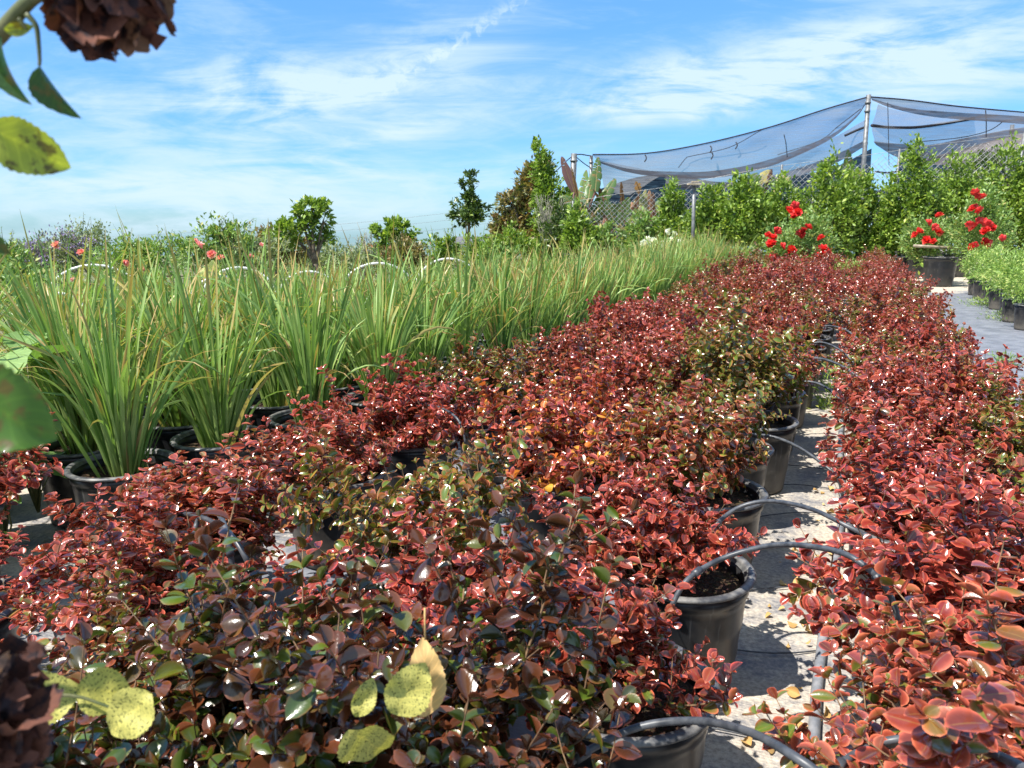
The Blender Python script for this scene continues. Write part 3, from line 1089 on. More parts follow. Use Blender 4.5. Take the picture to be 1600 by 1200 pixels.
def spline(P, n=40):
    P = [np.array(p) for p in P]
    P = [2 * P[0] - P[1]] + P + [2 * P[-1] - P[-2]]
    out = []
    m_ = len(P) - 3
    for i in range(m_):
        a, b, c, d = P[i:i + 4]
        for t in np.linspace(0, 1, max(3, n // m_), endpoint=(i == m_ - 1)):
            out.append(.5 * ((2 * b) + (-a + c) * t + (2 * a - 5 * b + 4 * c - d) * t * t + (-a + 3 * b - 3 * c + d) * t ** 3))
    return np.array(out)


ARCS = [([(880, 1200), (985, 1140), (1080, 1126), (1160, 1140), (1230, 1175), (1300, 1230)], 1.06, .0066, "thick black drip tube arching over the aisle at photo bottom"),
        ([(1290, 1215), (1360, 1166), (1430, 1153), (1500, 1160), (1600, 1200), (1660, 1260)], 1.10, .0064, "thick black drip tube arching over the large-leaved near shrub"),
        ([(1075, 905), (1130, 872), (1200, 853), (1260, 853), (1330, 870), (1385, 920)], 1.80, .0068, "black drip tube arch over the soil-filled pot and aisle"),
        ([(1110, 830), (1150, 795), (1200, 783), (1260, 793), (1310, 815), (1370, 850)], 2.30, .0068, "black drip tube arch just behind the tube over the soil-filled pot"),
        ([(1155, 682), (1175, 679), (1210, 683), (1250, 700), (1292, 730), (1310, 750)], 3.7, .0075, "drip tube sloping down across the aisle before tall olive shrub"),
        ([(1212, 600), (1230, 575), (1270, 560), (1305, 567), (1335, 585), (1352, 600)], 5.1, .0075, "thin drip tube arch above pots where green weed grows"),
        ([(1240, 545), (1262, 538), (1285, 535), (1310, 545), (1332, 565)], 5.9, .007, "drip tube arch behind the green aisle weed"),
        ([(1253, 528), (1270, 516), (1290, 509), (1318, 514), (1340, 530)], 6.7, .007, "distant drip tube arch, second beyond the green aisle weed"),
        ([(1270, 488), (1290, 485), (1310, 492), (1322, 508)], 7.6, .007, "farthest thin drip tube arch over the aisle"),
        ([(1215, 622), (1240, 600), (1270, 597), (1300, 612), (1325, 640)], 4.6, .007, "drip tube curving down over aisle by the green weed pots"),
        ([(605, 665), (620, 646), (650, 634), (685, 636), (710, 650), (722, 668)], 3.05, .0055, "thin pale drip tube arch among shrubs near the middle iris pots"),
        ([(200, 835), (235, 812), (280, 803), (320, 810), (360, 835), (388, 880), (392, 900)], 1.62, .0078, "wide black drip arch by the near iris pot"),
        ([(303, 855), (305, 825), (318, 800), (338, 800), (352, 825), (362, 880)], 1.55, .0078, "narrow tall drip arch crossing a wider one by the near iris pot"),
        ([(860, 572), (880, 566), (905, 568), (930, 580)], 5.0, .005, "thin pale drip tube poking out of the distant red shrubs")]
for pts_, s, r, lab in ARCS:
    P = [sn_point(px, py, s + .12 * math.sin(i)) for i, (px, py) in enumerate(pts_)]
    dz = P[0].z - .34
    P = [P[0] + (P[0] - P[1]) * .45 + Vector((0, 0, -.05))] + P + [P[-1] + (P[-1] - P[-2]) * .45 + Vector((0, 0, -.05))]
    b = MB()
    sp_ = spline(P)
    b.tube(sp_, r, 8)
    for f_ in (.18, .82):
        i_ = int(len(sp_) * f_)
        b.tube(sp_[i_:i_ + 2], r * 1.45, 8)
    o = b.obj('drip_tube', M_TUBE)
    tag(o, lab, 'tube', 'drip tubes arching over the pots')

# pipes lying in the aisle
b = MB()
P = [row(s, .02 + .02 * math.sin(s * 2), .018) for s in np.linspace(.6, 17, 40)]
b.tube(np.array(P), .0165, 10)
tag(b.obj('irrigation_pipe', M_PVC), "long grey irrigation pipe lying along the sandy aisle", 'pipe')
for i, (s, n) in enumerate([(1.45, .02), (2.05, .05)]):
    b = MB()
    p0 = row(s, n, .02)
    b.tube([p0, p0 + RN * .09 + RD * .02 + Vector((0, 0, .16)), p0 + RN * .10 + RD * .05 + Vector((0, 0, .36))], .017, 10)
    b.tube([p0 + RN * .10 + RD * .05 + Vector((0, 0, .28)), p0 + RN * .10 + RD * .05 + Vector((0, 0, .37))], .026, 12)
    tag(b.obj('pipe_riser', M_TUBE), ["black riser pipe leaning up from the aisle by the bottom drip arches", "black riser pipe with thick collar beside the soil-filled pot's drip arch"][i], 'pipe', 'black risers in the aisle')
b = MB()
for k in range(9):
    s0 = 1.2 + k * .42 + J(.1)
    q = [row(s0 + t * .35 + .05 * math.sin(6 * t + k), -.35 + .75 * t, .010 + .004 * math.sin(9 * t)) for t in np.linspace(0, 1, 12)]
    b.tube(np.array(q), .0028, 5)
tag(b.obj('spaghetti_tubing', M_TUBE), "thin black tubing strewn across the dusty aisle", 'tubing', kind='stuff')

# dry leaves fallen in the aisle
rg = np.random.default_rng(11)
T_DRY = [leaf_tmpl(prof_broad, 5, 4, cup=.8, curl=.3), leaf_tmpl(prof_cop, 5, 4, cup=-.9, curl=-.2)]
b = MB()
n = 130
ss = rg.uniform(1.0, 6, n) ** 1.0
cen = np.array([(2.95, -.10), (3.2, .02), (1.7, .05), (2.0, -.02), (4.2, .0)])
ci = rg.integers(0, 5, n)
sc = cen[ci] + rg.normal(size=(n, 2)) * np.array([.16, .06]) * (1 + 2.2 * (rg.random((n, 1)) > .8))
P = np.array([row(a_, b_, .012) for a_, b_ in sc])
D = rg.normal(size=(n, 3)) * [1, 1, .15]
for k in range(2):
    q = (np.arange(n) % 2) == k
    b.inst(T_DRY[k], P[q], frames(D[q], rg.normal(size=q.sum()) * .5), rg.uniform(.008, .050, q.sum()), rg.uniform(0, 1, (q.sum(), 3)))
tag(b.obj('fallen_leaves', M_TANL), "dry tan leaves and crumbs fallen on the sandy aisle", 'leaf litter', kind='stuff')

# ------------------------------------------------------------------ leafy bushes and trees
T_DIA = (np.array([(0, 0, 0), (.5, -.24, .07), (1, 0, -.03), (.5, .24, .07)]), np.array([(0, 1, 2), (0, 2, 3)]), np.array([(0, .5), (.5, 0), (1, .5), (.5, 1)]))
T_NAR = (np.array([(0, 0, 0), (.45, -.13, .04), (1, 0, -.08), (.45, .13, .04)]), np.array([(0, 1, 2), (0, 2, 3)]), np.array([(0, .5), (.5, 0), (1, .5), (.5, 1)]))


def blob_leaves(rg, blobs, n, hollow=.45, rough=.3):
    """points and outward directions in the ragged shells of ellipsoids (c, r)"""
    vol = np.array([r[0] * r[1] + r[0] * r[2] + r[1] * r[2] for c, r in blobs])
    cnt = (n * vol / vol.sum()).astype(int) + 1
    P, D = [], []
    for (c, r), k in zip(blobs, cnt):
        nc = max(5, int(k / 22))                       # clumps of leaves on twig ends
        cd = rnd_dirs(nc, rg)
        cr = rg.uniform(hollow, 1.0, nc) ** .6 * (1 + rough * rg.normal(size=nc) * .5)
        cc = cd * cr[:, None]
        w = rg.integers(0, nc, k)
        off = rg.normal(size=(k, 3)) * (.13 + .05 * rg.random((k, 1)))
        q = cc[w] + off
        P.append(np.asarray(c) + q * np.asarray(r))
        D.append(cd[w] * .7 + rg.normal(size=(k, 3)) * .6 + np.array([0, 0, .35]))
    return np.concatenate(P), np.concatenate(D)


def foliage_mesh(name, seed, blobs, n, L, mat, tmpl=T_DIA, **kw):
    rg = np.random.default_rng(seed)
    P, D = blob_leaves(rg, blobs, n, **kw)
    k = len(P)
    t = rg.uniform(0, 1, (k, 3))
    t[:, 0] = np.clip(t[:, 0] * .7 + .25 * np.sin(P[:, 0] * 9 / (blobs[0][1][0] + .3)) * np.cos(P[:, 2] * 7 / (blobs[0][1][2] + .3)) + .15, 0, 1)
    b = MB()
    b.inst(tmpl, P, frames(D, rg.normal(size=k) * .7), L * rg.uniform(.6, 1.25, k), t)
    return b.mesh(name, mat)


def limbs(b, base, blobs, r0, rg, seg=6, lean=.5):
    base = np.asarray(base, float)
    for c, r in blobs:
        c = np.asarray(c, float)
        mid = base * .5 + c * .5
        mid[:2] = base[:2] * (1 - lean) * .5 + c[:2] * (.5 + lean * .0) + base[:2] * lean * .5
        b.tube(spline([base, mid + rg.normal(size=3) * .05 * np.linalg.norm(c - base), c], 9), np.linspace(r0, r0 * .3, 9)[:len(spline([base, mid, c], 9))], seg)
        for k in range(4):
            e = c + rnd_dirs(1, rg)[0] * np.asarray(r) * .8
            b.tube([c * .8 + mid * .2, (c + e) / 2 + rg.normal(size=3) * .02, e], [r0 * .35, r0 * .25, r0 * .1], 4)


def px_blobs(Y, bl):
    """(px,py,rx px,ry px[,dY]) -> world ellipsoids"""
    out = []
    for q in bl:
        px, py, rx, ry = q[:4]
        dy = q[4] if len(q) > 4 else 0
        p = pt(px, py, Y + dy)
        k = (Y + dy) / F / .98
        out.append((np.array(p), np.array([rx * k, max(rx, ry * .6) * k * .9, ry * k])))
    return out


def gz(Y):
    f = max(0, Y - 27)
    return -0.062 * (f - 6 * (1 - math.exp(-f / 6)))


def px_tree(name, label, cat, Y, bl, base_px, n, L, mat, seed, r0=.05, group=None, tmpl=T_DIA, extra=None, hollow=.45, rough=.3, trunk_name='trunk', crown='crown', off=0):
    rg = np.random.default_rng(seed)
    bw = px_blobs(Y, bl)
    bp = pt(base_px, 400, Y)
    base = Vector((bp.x, Y, gz(Y)))
    loc = [(c - np.array(base), r) for c, r in bw]
    t = root(name, base, label, cat, group)
    link(crown, foliage_mesh(crown, seed, loc, n, L, mat, tmpl, hollow=hollow, rough=rough), t)
    tb = MB()
    low = min(loc, key=lambda q: q[0][2])
    fork = np.array([0, 0, max(.15, (low[0][2] - low[1][2] * .6) * .7)])
    tb.tube([(0, 0, -.1), fork * .5 + rg.normal(size=3) * .01, fork], [r0 * 1.2, r0, r0 * .9], 8)
    limbs(tb, fork, loc, r0 * .7, rg)
    tb.obj(trunk_name, M_BARK, t)
    if extra:
        extra(t, loc, rg)
    return t


# petals for blossoms
def blossom_mesh(name, seed, R, n, mat):
    rg = np.random.default_rng(seed)
    tm = leaf_tmpl(lambda t: .42 * math.sin(math.pi * min(.93, t * .85 + .08)) + .02, 4, 4, cup=.6, curl=-.25)
    b = MB()
    k = np.arange(n)
    th = np.sqrt((k + .5) / n) * 1.75
    ph = k * 2.4
    D = np.stack([np.cos(ph) * np.sin(th), np.sin(ph) * np.sin(th), np.cos(th)], -1)
    P = D * R * .05
    b.inst(tm, P, frames(D + rg.normal(size=(n, 3)) * .1, rg.normal(size=n) * .2), R * rg.uniform(.75, 1.1, n), rg.uniform(0, 1, (n, 3)))
    return b.mesh(name, mat)


BL_RED = [blossom_mesh('blossom', 5 + k, .088, 26, M_REDF) for k in range(3)]
BL_PINK = [blossom_mesh('blossom', 15 + k, .050, 16, M_PINKF) for k in range(2)]
BL_WHITE = [blossom_mesh('blossom', 25 + k, .085, 16, M_WHITEF) for k in range(2)]
BL_YELL = [blossom_mesh('blossom', 35 + k, .09, 20, M_YELLF) for k in range(2)]


def put_blossoms(t, pxs, Y, meshes, sc=1.0, dY=.3):
    for (px, py) in pxs:
        p = pt(px, py, Y - random.uniform(0, dY)) - t.location
        o = link('blossom', random.choice(meshes), t, p)
        o.rotation_euler = (random.uniform(.2, 1.3), random.uniform(-.6, .6), random.uniform(0, 6.28))
        q = sc * random.uniform(.8, 1.2)
        o.scale = (q, q, q)


# ---- hedge of potted shrubs in front of the chain link fence
BIGPOT = pot_meshes(.42, .52)
HEDGE = [(903, 372, 26, 48, 'small shrub below the tallest banana leaf'), (945, 388, 24, 40, 'low dark shrub before the dead banana stalks'), (1000, 378, 26, 44, 'green shrub behind the white roses'),
         (1048, 348, 24, 62, 'slim shrub just left of the capped steel post'), (1108, 350, 32, 60, 'shrub just right of the capped steel post'), (1165, 338, 36, 68, 'broad shrub two right of the capped steel post'),
         (1222, 345, 38, 68, 'round shrub behind the first red rose bush'), (1296, 335, 48, 84, 'tall wide shrub left of the net pole'), (1345, 340, 40, 74, 'shrub directly before the tall net pole'),
         (1428, 318, 46, 100, 'tallest pointed shrub right of net pole'), (1492, 325, 40, 86, 'loose shrub behind the middle red roses'), (1388, 362, 26, 44, 'low shrub right at the foot of the net pole'), (1570, 318, 44, 96, 'yellow-green tall shrub at the photo edge'), (1625, 320, 40, 90, 'shrub cut by photo edge above the lime shrubs')]
for i, (px, py, rx, ry, lab) in enumerate(HEDGE):
    Y = 19.5 - (.5 if i % 2 else 0)
    if i < 4:
        Y = 20.5
    bl = [(px, py + ry * .25, rx, ry * .72), (px + random.uniform(-.2, .2) * rx, py - ry * .45, rx * .62, ry * .50), (px - rx * .5, py + ry * .1, rx * .55, ry * .5), (px + rx * .5, py + ry * .05, rx * .55, ry * .5)]
    if i in (9, 11, 7):
        bl.append((px + random.uniform(-.15, .15) * rx, py - ry * .75, rx * .34, ry * .28))
    t = px_tree('hedge_shrub', 'leafy green potted ' + lab if not lab.startswith(('leafy',)) else lab, 'shrub', Y, bl, px, 5200 if rx > 30 else 3200, .125, M_HEDGE if i not in (1, 2) else M_ROSEL, 300 + i, .035, 'green shrubs lined along the fence', T_DIA, hollow=.35)
    a = link('pot', BIGPOT[0], t)
    link('rim', BIGPOT[1], a)
    link('soil', BIGPOT[2], t)

# dark loose vegetation behind the fence
px_tree('shade_tree', 'dark green tree under the net behind the fence, beside the tall yellow-green shrub', 'tree', 23.5, [(1545, 270, 40, 26), (1500, 290, 30, 20), (1465, 300, 25, 30)], 1520, 2600, .13, M_DARKG, 371, .08)

# ---- red roses
ROSES = [(15.8, [(1245, 385, 50, 40), (1215, 395, 24, 30), (1275, 372, 28, 34)], 1245, [(1208, 372), (1214, 362), (1205, 382), (1200, 368), (1221, 385), (1208, 405), (1202, 410), (1217, 408), (1236, 392), (1232, 330), (1246, 332), (1243, 322), (1244, 338), (1256, 362), (1262, 356), (1250, 366), (1284, 373), (1285, 390), (1290, 395), (1281, 400), (1288, 405), (1252, 412)], "first red rose bush, behind the far end of the red shrubs"),
         (17.3, [(1450, 372, 34, 32), (1432, 385, 20, 20)], 1450, [(1431, 368), (1436, 362), (1450, 348), (1468, 338), (1466, 362), (1447, 376), (1458, 378), (1469, 366), (1461, 356)], "smallest red rose bush, above the stacked black pots"),
         (16.2, [(1535, 365, 42, 44), (1540, 330, 20, 38)], 1535, [(1524, 302), (1528, 308), (1535, 310), (1524, 325), (1520, 328), (1532, 330), (1515, 353), (1522, 356), (1536, 348), (1545, 352), (1540, 362), (1549, 356), (1530, 345), (1567, 372), (1523, 384), (1538, 380), (1548, 383), (1516, 387)], "tallest red rose bush, behind the lime green low shrubs")]
for i, (Y, bl, bx, fl, lab) in enumerate(ROSES):
    t = px_tree('rose_bush', lab, 'rose bush', Y, bl, bx, 5200, .08, M_ROSEL, 400 + i, .02, 'red rose bushes', crown='foliage', trunk_name='stems', hollow=.2)
    put_blossoms(t, fl, Y - .45, BL_RED)
t = px_tree('rose_bush', 'white rose bush flowering between the iris and the fence', 'rose bush', 17.5, [(1035, 390, 42, 16), (1060, 382, 20, 14)], 1035, 1200, .08, M_ROSEL, 410, .02, crown='foliage', trunk_name='stems', hollow=.2)
put_blossoms(t, [(1008, 382), (1022, 377), (1018, 385), (1045, 362), (1053, 366), (1062, 378), (1068, 386), (1048, 378), (1035, 383), (1013, 376), (1072, 384), (1030, 388)], 17.2, BL_WHITE)

# ---- shrubs along the path: lime green low ones in small pots
SMALLPOT = pot_meshes(.155, .33)


def make_low(seed, R, H, n, L, mat, z0=.31, tmpl=T_NAR):
    bl = [(np.array([0, 0, z0 + H * .55]), np.array([R, R, H * .5])), (np.array([R * .4, 0, z0 + H * .5]), np.array([R * .5, R * .5, H * .45])), (np.array([-R * .3, R * .3, z0 + H * .45]), np.array([R * .5, R * .5, H * .45]))]
    return foliage_mesh('foliage', seed, bl, n, L, mat, tmpl, hollow=.3)


LOWM = [make_low(500 + k, .34, .62, 1500, .065, M_LIME) for k in range(3)]
k = 0
for c in range(3):
    for r_ in range(7):
        s = 11.9 + r_ * .84 + .35 * c
        n = 2.12 + c * .74 + J(.07)
        loc = row(s, n)
        pr = project((loc.x, loc.y, .5))
        if pr[0] > 1680 or pr[1] > 560:
            continue
        t = root('lime_shrub', loc, f"low lime green shrub in small black pot, {ORD[r_]} along path, {['path-edge', 'second', 'third'][c]} row", 'shrub', 'low lime green shrubs beside the path', random.uniform(0, 6.28))
        place_pot(t, pots=SMALLPOT)
        link('foliage', random.choice(LOWM), t)
LOWM2 = [make_low(520 + k, .27, .40, 800, .06, M_LIME) for k in range(2)]
for i, (px, py) in enumerate([(1310, 412), (1335, 415), (1295, 420), (1180, 425)]):
    loc = atz(px, py, .6)
    t = root('lime_shrub', (loc.x, loc.y, 0), ["pale green low shrub beside first red rose bush, nearer the net pole", "pale green low shrub touching the far tip of the red bed", "pale green low shrub at the foot of the first red rose bush", "low pale shrub at far corner of the iris"][i], 'shrub', 'pale low shrubs at the far end')
    place_pot(t, pots=SMALLPOT)
    link('foliage', LOWM2[i % 2], t)

# ---- empty black pots by the path
EMPTYBIG = pot_meshes(.34, .62)
EMP = [(1465, 447, 1.0, "large shiny black pot, frontmost of the stack by the path"), (1440, 434, 1.0, "large black pot half hidden behind the frontmost shiny one"), (1466, 420, .85, "black pot standing behind the two large shiny pots"), (1415, 418, 1.15, "wide black pot under the pointed shrub, set apart from the shiny ones"),
       (1380, 408, 1.15, "wide black pot at the foot of the net pole"), (1168, 440, .9, "black pot at the far end of the iris row")]
for i, (px, py, sc, lab) in enumerate(EMP):
    loc = atz(px, py, 0)
    t = root('empty_pot' if i < 3 else 'nursery_pot', loc, lab, 'pot', 'large black pots by the path')
    t.scale = (sc, sc, sc * (.85 if i in (3, 4) else 1))
    a = link('body', EMPTYBIG[0], t)
    a.color = (.3, 1, 1, 1)
    link('rim', EMPTYBIG[1], t)
    link('soil', EMPTYBIG[2], t)
b = MB()
p0, p1 = pt(1428, 384, 16.4), pt(1498, 388, 16.6)
b.tube([p0, (p0 + p1) / 2, p1], .03, 8)
tag(b.obj('wooden_stake', mat_simple('stake_wood', (0.25, 0.2, 0.14), (0.4, 0.33, 0.25), 9)), "thin pole lying across the large black pots", 'stake')

# ---- weeds
T_BL = leaf_tmpl(lambda t: .07 * math.sqrt(max(0, 1 - t ** 2)) + .004, 5, 2, fold=.3, curl=.35)


def weed(loc, label, R, n, seed, mat=M_ROSEL, h=.2, tm=T_NAR):
    rg = np.random.default_rng(seed)
    t = root('weed', loc, label, 'weed', 'weeds growing through the fabric')
    b, q = MB(), MB()
    P = rg.normal(size=(n, 3)) * [R * .45, R * .45, 0] + [0, 0, .01]
    P[:, 2] = rg.uniform(0, 1, n) ** 1.5 * h
    D = P * [1, 1, 0] / R + rg.normal(size=(n, 3)) * .4 + [0, 0, .7]
    b.inst(tm, P, frames(D, rg.normal(size=n) * .5), rg.uniform(.03, .07, n), rg.uniform(0, 1, (n, 3)))
    for k in range(12):
        a = rg.uniform(0, 6.28)
        q.tube([(0, 0, 0), (math.cos(a) * R * .3, math.sin(a) * R * .3, h * .5), (math.cos(a) * R * .5, math.sin(a) * R * .5, h * .95)], [.003, .002, .001], 4)
    b.obj('leaves', mat, t)
    q.obj('stems', M_GSTEM, t)


weed(atz(1302, 640, 0), "fresh green weed growing in the aisle beside the pots", .16, 420, 61, M_LIME, .34)
weed(atz(1542, 478, 0), "low green weed at the foot of the lime shrub pots", .38, 500, 62, M_LIME, .12)
weed(atz(1575, 500, 0), "sprawling weed by the nearest lime shrub pot", .35, 350, 63, M_ROSEL, .12)
weed(atz(1570, 570, 0), "small weed alone on the dark fabric path", .15, 160, 64, M_ROSEL, .10)
weed(atz(1405, 425, 0), "little weed by the wide pot where fabric meets sand", .3, 200, 65, M_LIME, .15)

# ------------------------------------------------------------------ chain link fence
FT = [(880, 318, 23.5), (960, 304, 23.0), (1060, 289, 22.6), (1200, 262, 21.8), (1350, 243, 21.2), (1450, 228, 20.8), (1600, 209, 20.4), (1700, 200, 20.2)]
ftop = spline([pt(*q) for q in FT], 80)
fen = root('chain_link_fence', (ftop[0][0], ftop[0][1], 0), "galvanised chain link fence behind the green hedge shrubs", 'fence')
fo_ = np.array(fen.location)
seglen = np.concatenate([[0], np.cumsum(np.linalg.norm(np.diff(ftop[:, :2], axis=0), axis=1))])


def fpt(l, z):
    x = np.interp(l, seglen, ftop[:, 0])
    y = np.interp(l, seglen, ftop[:, 1])
    return np.array([x, y, z]) - fo_


def ftz(l):
    return np.interp(l, seglen, ftop[:, 2])


b = MB()
sp = .15
LT = seglen[-1]
wr = .0052
for k in range(int(-4 / sp), int(LT / sp) + 1):
    for sg in (1, -1):
        l0 = k * sp if sg > 0 else k * sp + 4.0
        zs = np.linspace(.05, 4.0, 18)
        P = []
        for z in zs:
            l = l0 + sg * (z)
            if 0 <= l <= LT and z <= ftz(l) - .02:
                P.append(fpt(l, z))
        if len(P) > 1:
            b.tube(np.array(P), wr, 4, cap=False)
b.obj('wire_mesh', M_WIRE, fen)
b = MB()
for l in np.arange(.3, LT, 2.9):
    q = MB()
    q.tube([fpt(l, 0), fpt(l, ftz(l) + .03)], .032, 10)
    q.obj('post', M_METAL, fen)
b.tube(np.array([fpt(l, ftz(l)) for l in np.linspace(0, LT, 60)]), .006, 6)
b.obj('top_wire', M_WIRE, fen)

# capped steel post in front of the fence
pb = pt(1084, 366, 19.0)
t = root('capped_post', (pb.x, 19.0, 0), "steel post with a small flat wooden cap before the fence", 'post')
b = MB()
b.tube([(0, 0, 0), (-.02, 0, 1.2), (-.05, 0, pt(1083, 290, 19).z)], .045, 12)
b.obj('shaft', M_METAL, t)
b = MB()
b.box((-.05, 0, pt(1083, 289, 19).z + .02), (.30, .22, .035))
b.box((-.03, 0, pt(1083, 286, 19).z + .03), (.16, .14, .03))
b.obj('cap', mat_simple('cap_wood', (0.30, 0.24, 0.17), (0.5, 0.42, 0.32), 12), t, smooth=False)

# ------------------------------------------------------------------ shade house: poles, nets, cords
def pole(px, ptop, Y, r, label, lean=0.0):
    p = pt(px, ptop, Y)
    t = root('net_pole', (p.x + lean, Y, 0), label, 'pole', 'poles of the shade net')
    b = MB()
    b.tube([(0, 0, -.1), (-lean * .5, 0, p.z * .5), (-lean, 0, p.z)], r, 14)
    b.obj('shaft', M_METAL, t)
    c = MB()
    for q in (.10, .22) if r < .08 and px > 1300 else (.10,):
        c.tube([(-lean, 0, p.z - q * 2.0), (-lean, 0, p.z - q * 2.0 - .05)], r * 1.25, 14)
    c.obj('clamp', M_METAL, t)
    return p


pole(1357.5, 148, 24.0, .068, "tall steel pole holding up the peak of the shade net", .10)
pole(897, 240, 26.0, .10, "shorter steel pole by itself above the banana leaves", -.10)
pole(924, 243, 27.0, .06, "thin dark pole at the net's low corner by banana plants")
pole(1582, 195, 30.0, .07, "far pole seen through the net at the photo's edge")


canopy = root('shade_canopy', (pt(1357.5, 300, 24).x, 24.0, 0), "large blue-grey shade net canopy strung from the tall steel pole over the fence", 'shade canopy')


def into(o):
    o.parent = canopy
    o.location = o.location - canopy.location
    return o


def net(name, label, e0, e1, mat, rows_=14, sag=.0, wav=.05, seed=0, group='panels of the shade net'):
    """cloth between two edge curves given as (px,py,Y) lists"""
    rg = np.random.default_rng(seed)
    A_ = spline([pt(*q) for q in e0], 60)
    B_ = spline([pt(*q) for q in e1], 60)
    n = min(len(A_), len(B_))
    ia = np.linspace(0, len(A_) - 1, 60)
    A_ = np.stack([np.interp(ia, np.arange(len(A_)), A_[:, k]) for k in range(3)], -1)
    ib = np.linspace(0, len(B_) - 1, 60)
    B_ = np.stack([np.interp(ib, np.arange(len(B_)), B_[:, k]) for k in range(3)], -1)
    P = []
    ph = rg.uniform(0, 6.28, 4)
    x = np.linspace(0, 1, 60)
    for t in np.linspace(0, 1, rows_):
        q = A_ * (1 - t) + B_ * t
        wv = wav * math.sin(math.pi * t) * (np.sin(14 * x + 5 * t + ph[0]) + .6 * np.sin(31 * x - 4 * t + ph[1]) + .4 * np.sin(57 * x + ph[2]))
        q[:, 1] += wv
        q[:, 2] += wv * .5 - sag * math.sin(math.pi * t)
        P.append(q)
    P = np.array(P)
    o0 = Vector(P[0][0])
    b = MB()
    b.grid(P - np.array(o0))
    return into(b.obj(name, mat, None, o0))


# left wing: outer skirt, doubled fold, then sheets farther back
eTop = [(926, 242, 27), (1010, 240, 26.6), (1100, 225, 26), (1200, 200, 25.2), (1290, 171, 24.6), (1356, 152, 24.0)]
eFold = [(936, 252, 27), (985, 264, 26.4), (1045, 268, 26), (1115, 267, 25.5), (1200, 250, 25), (1290, 215, 24.4), (1335, 183, 24.2), (1353, 160, 24.1)]
eFold2 = [(940, 256, 27.1), (985, 270, 26.6), (1040, 277, 26.3), (1115, 278, 25.9), (1200, 261, 25.3), (1290, 222, 24.8), (1335, 187, 24.4), (1353, 163, 24.2)]
net('net_panel', "blue-grey shade net panel sweeping from banana plants up to the tall pole", eTop, eFold, M_NET1, seed=1)
net('net_fold', "dark doubled hem of the sweeping net panel", eFold, eFold2, M_NET2, 4, seed=2, wav=.01)
eS2a = [(1040, 272, 27.5), (1115, 274, 27), (1200, 257, 26.5), (1290, 221, 26), (1354, 186, 25.0)]
eS2b = [(1040, 286, 28), (1115, 289, 27.5), (1200, 276, 26.7), (1290, 248, 26), (1356, 217, 24.4)]
net('net_panel', "narrow second net panel below the sweeping one, tall pole side", eS2a, eS2b, M_NET1, seed=3, wav=.02)
eS2c = [(1040, 292, 28), (1115, 296, 27.6), (1200, 286, 27), (1290, 262, 26.3), (1356, 226, 24.5)]
net('net_fold', "dark lower hem hanging above the fence left of the pole", eS2b, eS2c, M_NET2, 6, seed=4, wav=.03)
net('net_panel', "net corner hanging over the banana plants", [(934, 250, 27.2), (940, 275, 27.3), (945, 300, 28)], [(1040, 272, 31), (1020, 282, 31), (985, 305, 31)], M_NET1, seed=5, wav=.02)
# right wing
rTop = [(1360, 152, 24.0), (1420, 157, 24.3), (1500, 167, 24.8), (1600, 176, 25.4), (1700, 184, 26)]
rFold = [(1361, 154, 24.0), (1420, 169, 24.2), (1500, 176, 24.6), (1600, 182, 25.0), (1700, 192, 25.6)]
rFold2 = [(1363, 157, 24.1), (1400, 171, 24.3), (1470, 184, 24.5), (1600, 194, 24.9), (1700, 206, 25.4)]
net('net_panel', "thin top strip of net right of the tall pole", rTop, rFold, M_NET1, 5, seed=6, wav=.01)
net('net_fold', "dark rolled hem right of the tall pole", rFold, rFold2, M_NET2, 5, seed=7, wav=.02)
net('net_panel', "upper inner net panel right of pole, above the dark laced seam", [(1372, 163, 25), (1400, 172, 25.2), (1470, 184, 25.5), (1520, 187, 26)], [(1362, 196, 26), (1420, 198, 27), (1470, 194, 27), (1522, 185, 27)], M_NET1, seed=8, wav=.02)
net('net_panel', "large inner net panel right of pole, below the dark laced seam", [(1362, 196.5, 26), (1420, 198.5, 27), (1470, 194.5, 27), (1522, 185.5, 27), (1610, 194, 27), (1700, 196, 27)], [(1366, 222, 24.6), (1410, 226, 25.5), (1455, 227, 26), (1520, 214, 26), (1600, 200, 26), (1700, 192, 26)], M_NET1, seed=9, wav=.05)
net('net_fold', "wide dark sagging net right of pole above the fence", [(1365, 221, 24.6), (1410, 225, 25.6), (1455, 226, 26.1), (1520, 213, 26.2), (1600, 199, 26.2), (1700, 190, 26)], [(1368, 226, 24.8), (1400, 245, 25.5), (1440, 256, 27), (1520, 256, 29), (1600, 236, 30), (1700, 236, 30)], M_NET2, 8, seed=10, wav=.04)
# dark sheets behind the fence, the shaded interior put into their colour
net('dim_interior_sheet', "dark upright sheet painted as shaded interior behind the fence, left of the tall pole", [(935, 296, 31), (1000, 276, 31), (1060, 274, 31), (1120, 284, 31), (1200, 282, 31), (1300, 262, 31), (1362, 232, 31)], [(935, 380, 31), (1100, 380, 31), (1200, 380, 31), (1300, 380, 31), (1356, 380, 31)], M_INSHADE, 8, seed=11, wav=.1)
net('dim_interior_sheet', "dark upright sheet painted as shaded interior behind the fence, right of the tall pole", [(1362, 300, 31), (1398, 285, 31), (1408, 240, 31), (1440, 246, 31), (1520, 250, 31), (1600, 232, 31), (1720, 232, 31)], [(1362, 390, 31), (1398, 385, 31), (1408, 380, 31), (1440, 380, 31), (1520, 380, 31), (1600, 380, 31), (1720, 380, 31)], M_INSHADE, 8, seed=12, wav=.1)


def cord(pts_, r, label, cat='cord', mat=M_ROPE, name='net_cord', group='cords on the shade net'):
    b = MB()
    b.tube(spline([pt(*q) for q in pts_], 40), r, 6)
    into(b.obj('cord' if 'tie' not in name else 'tie', mat))


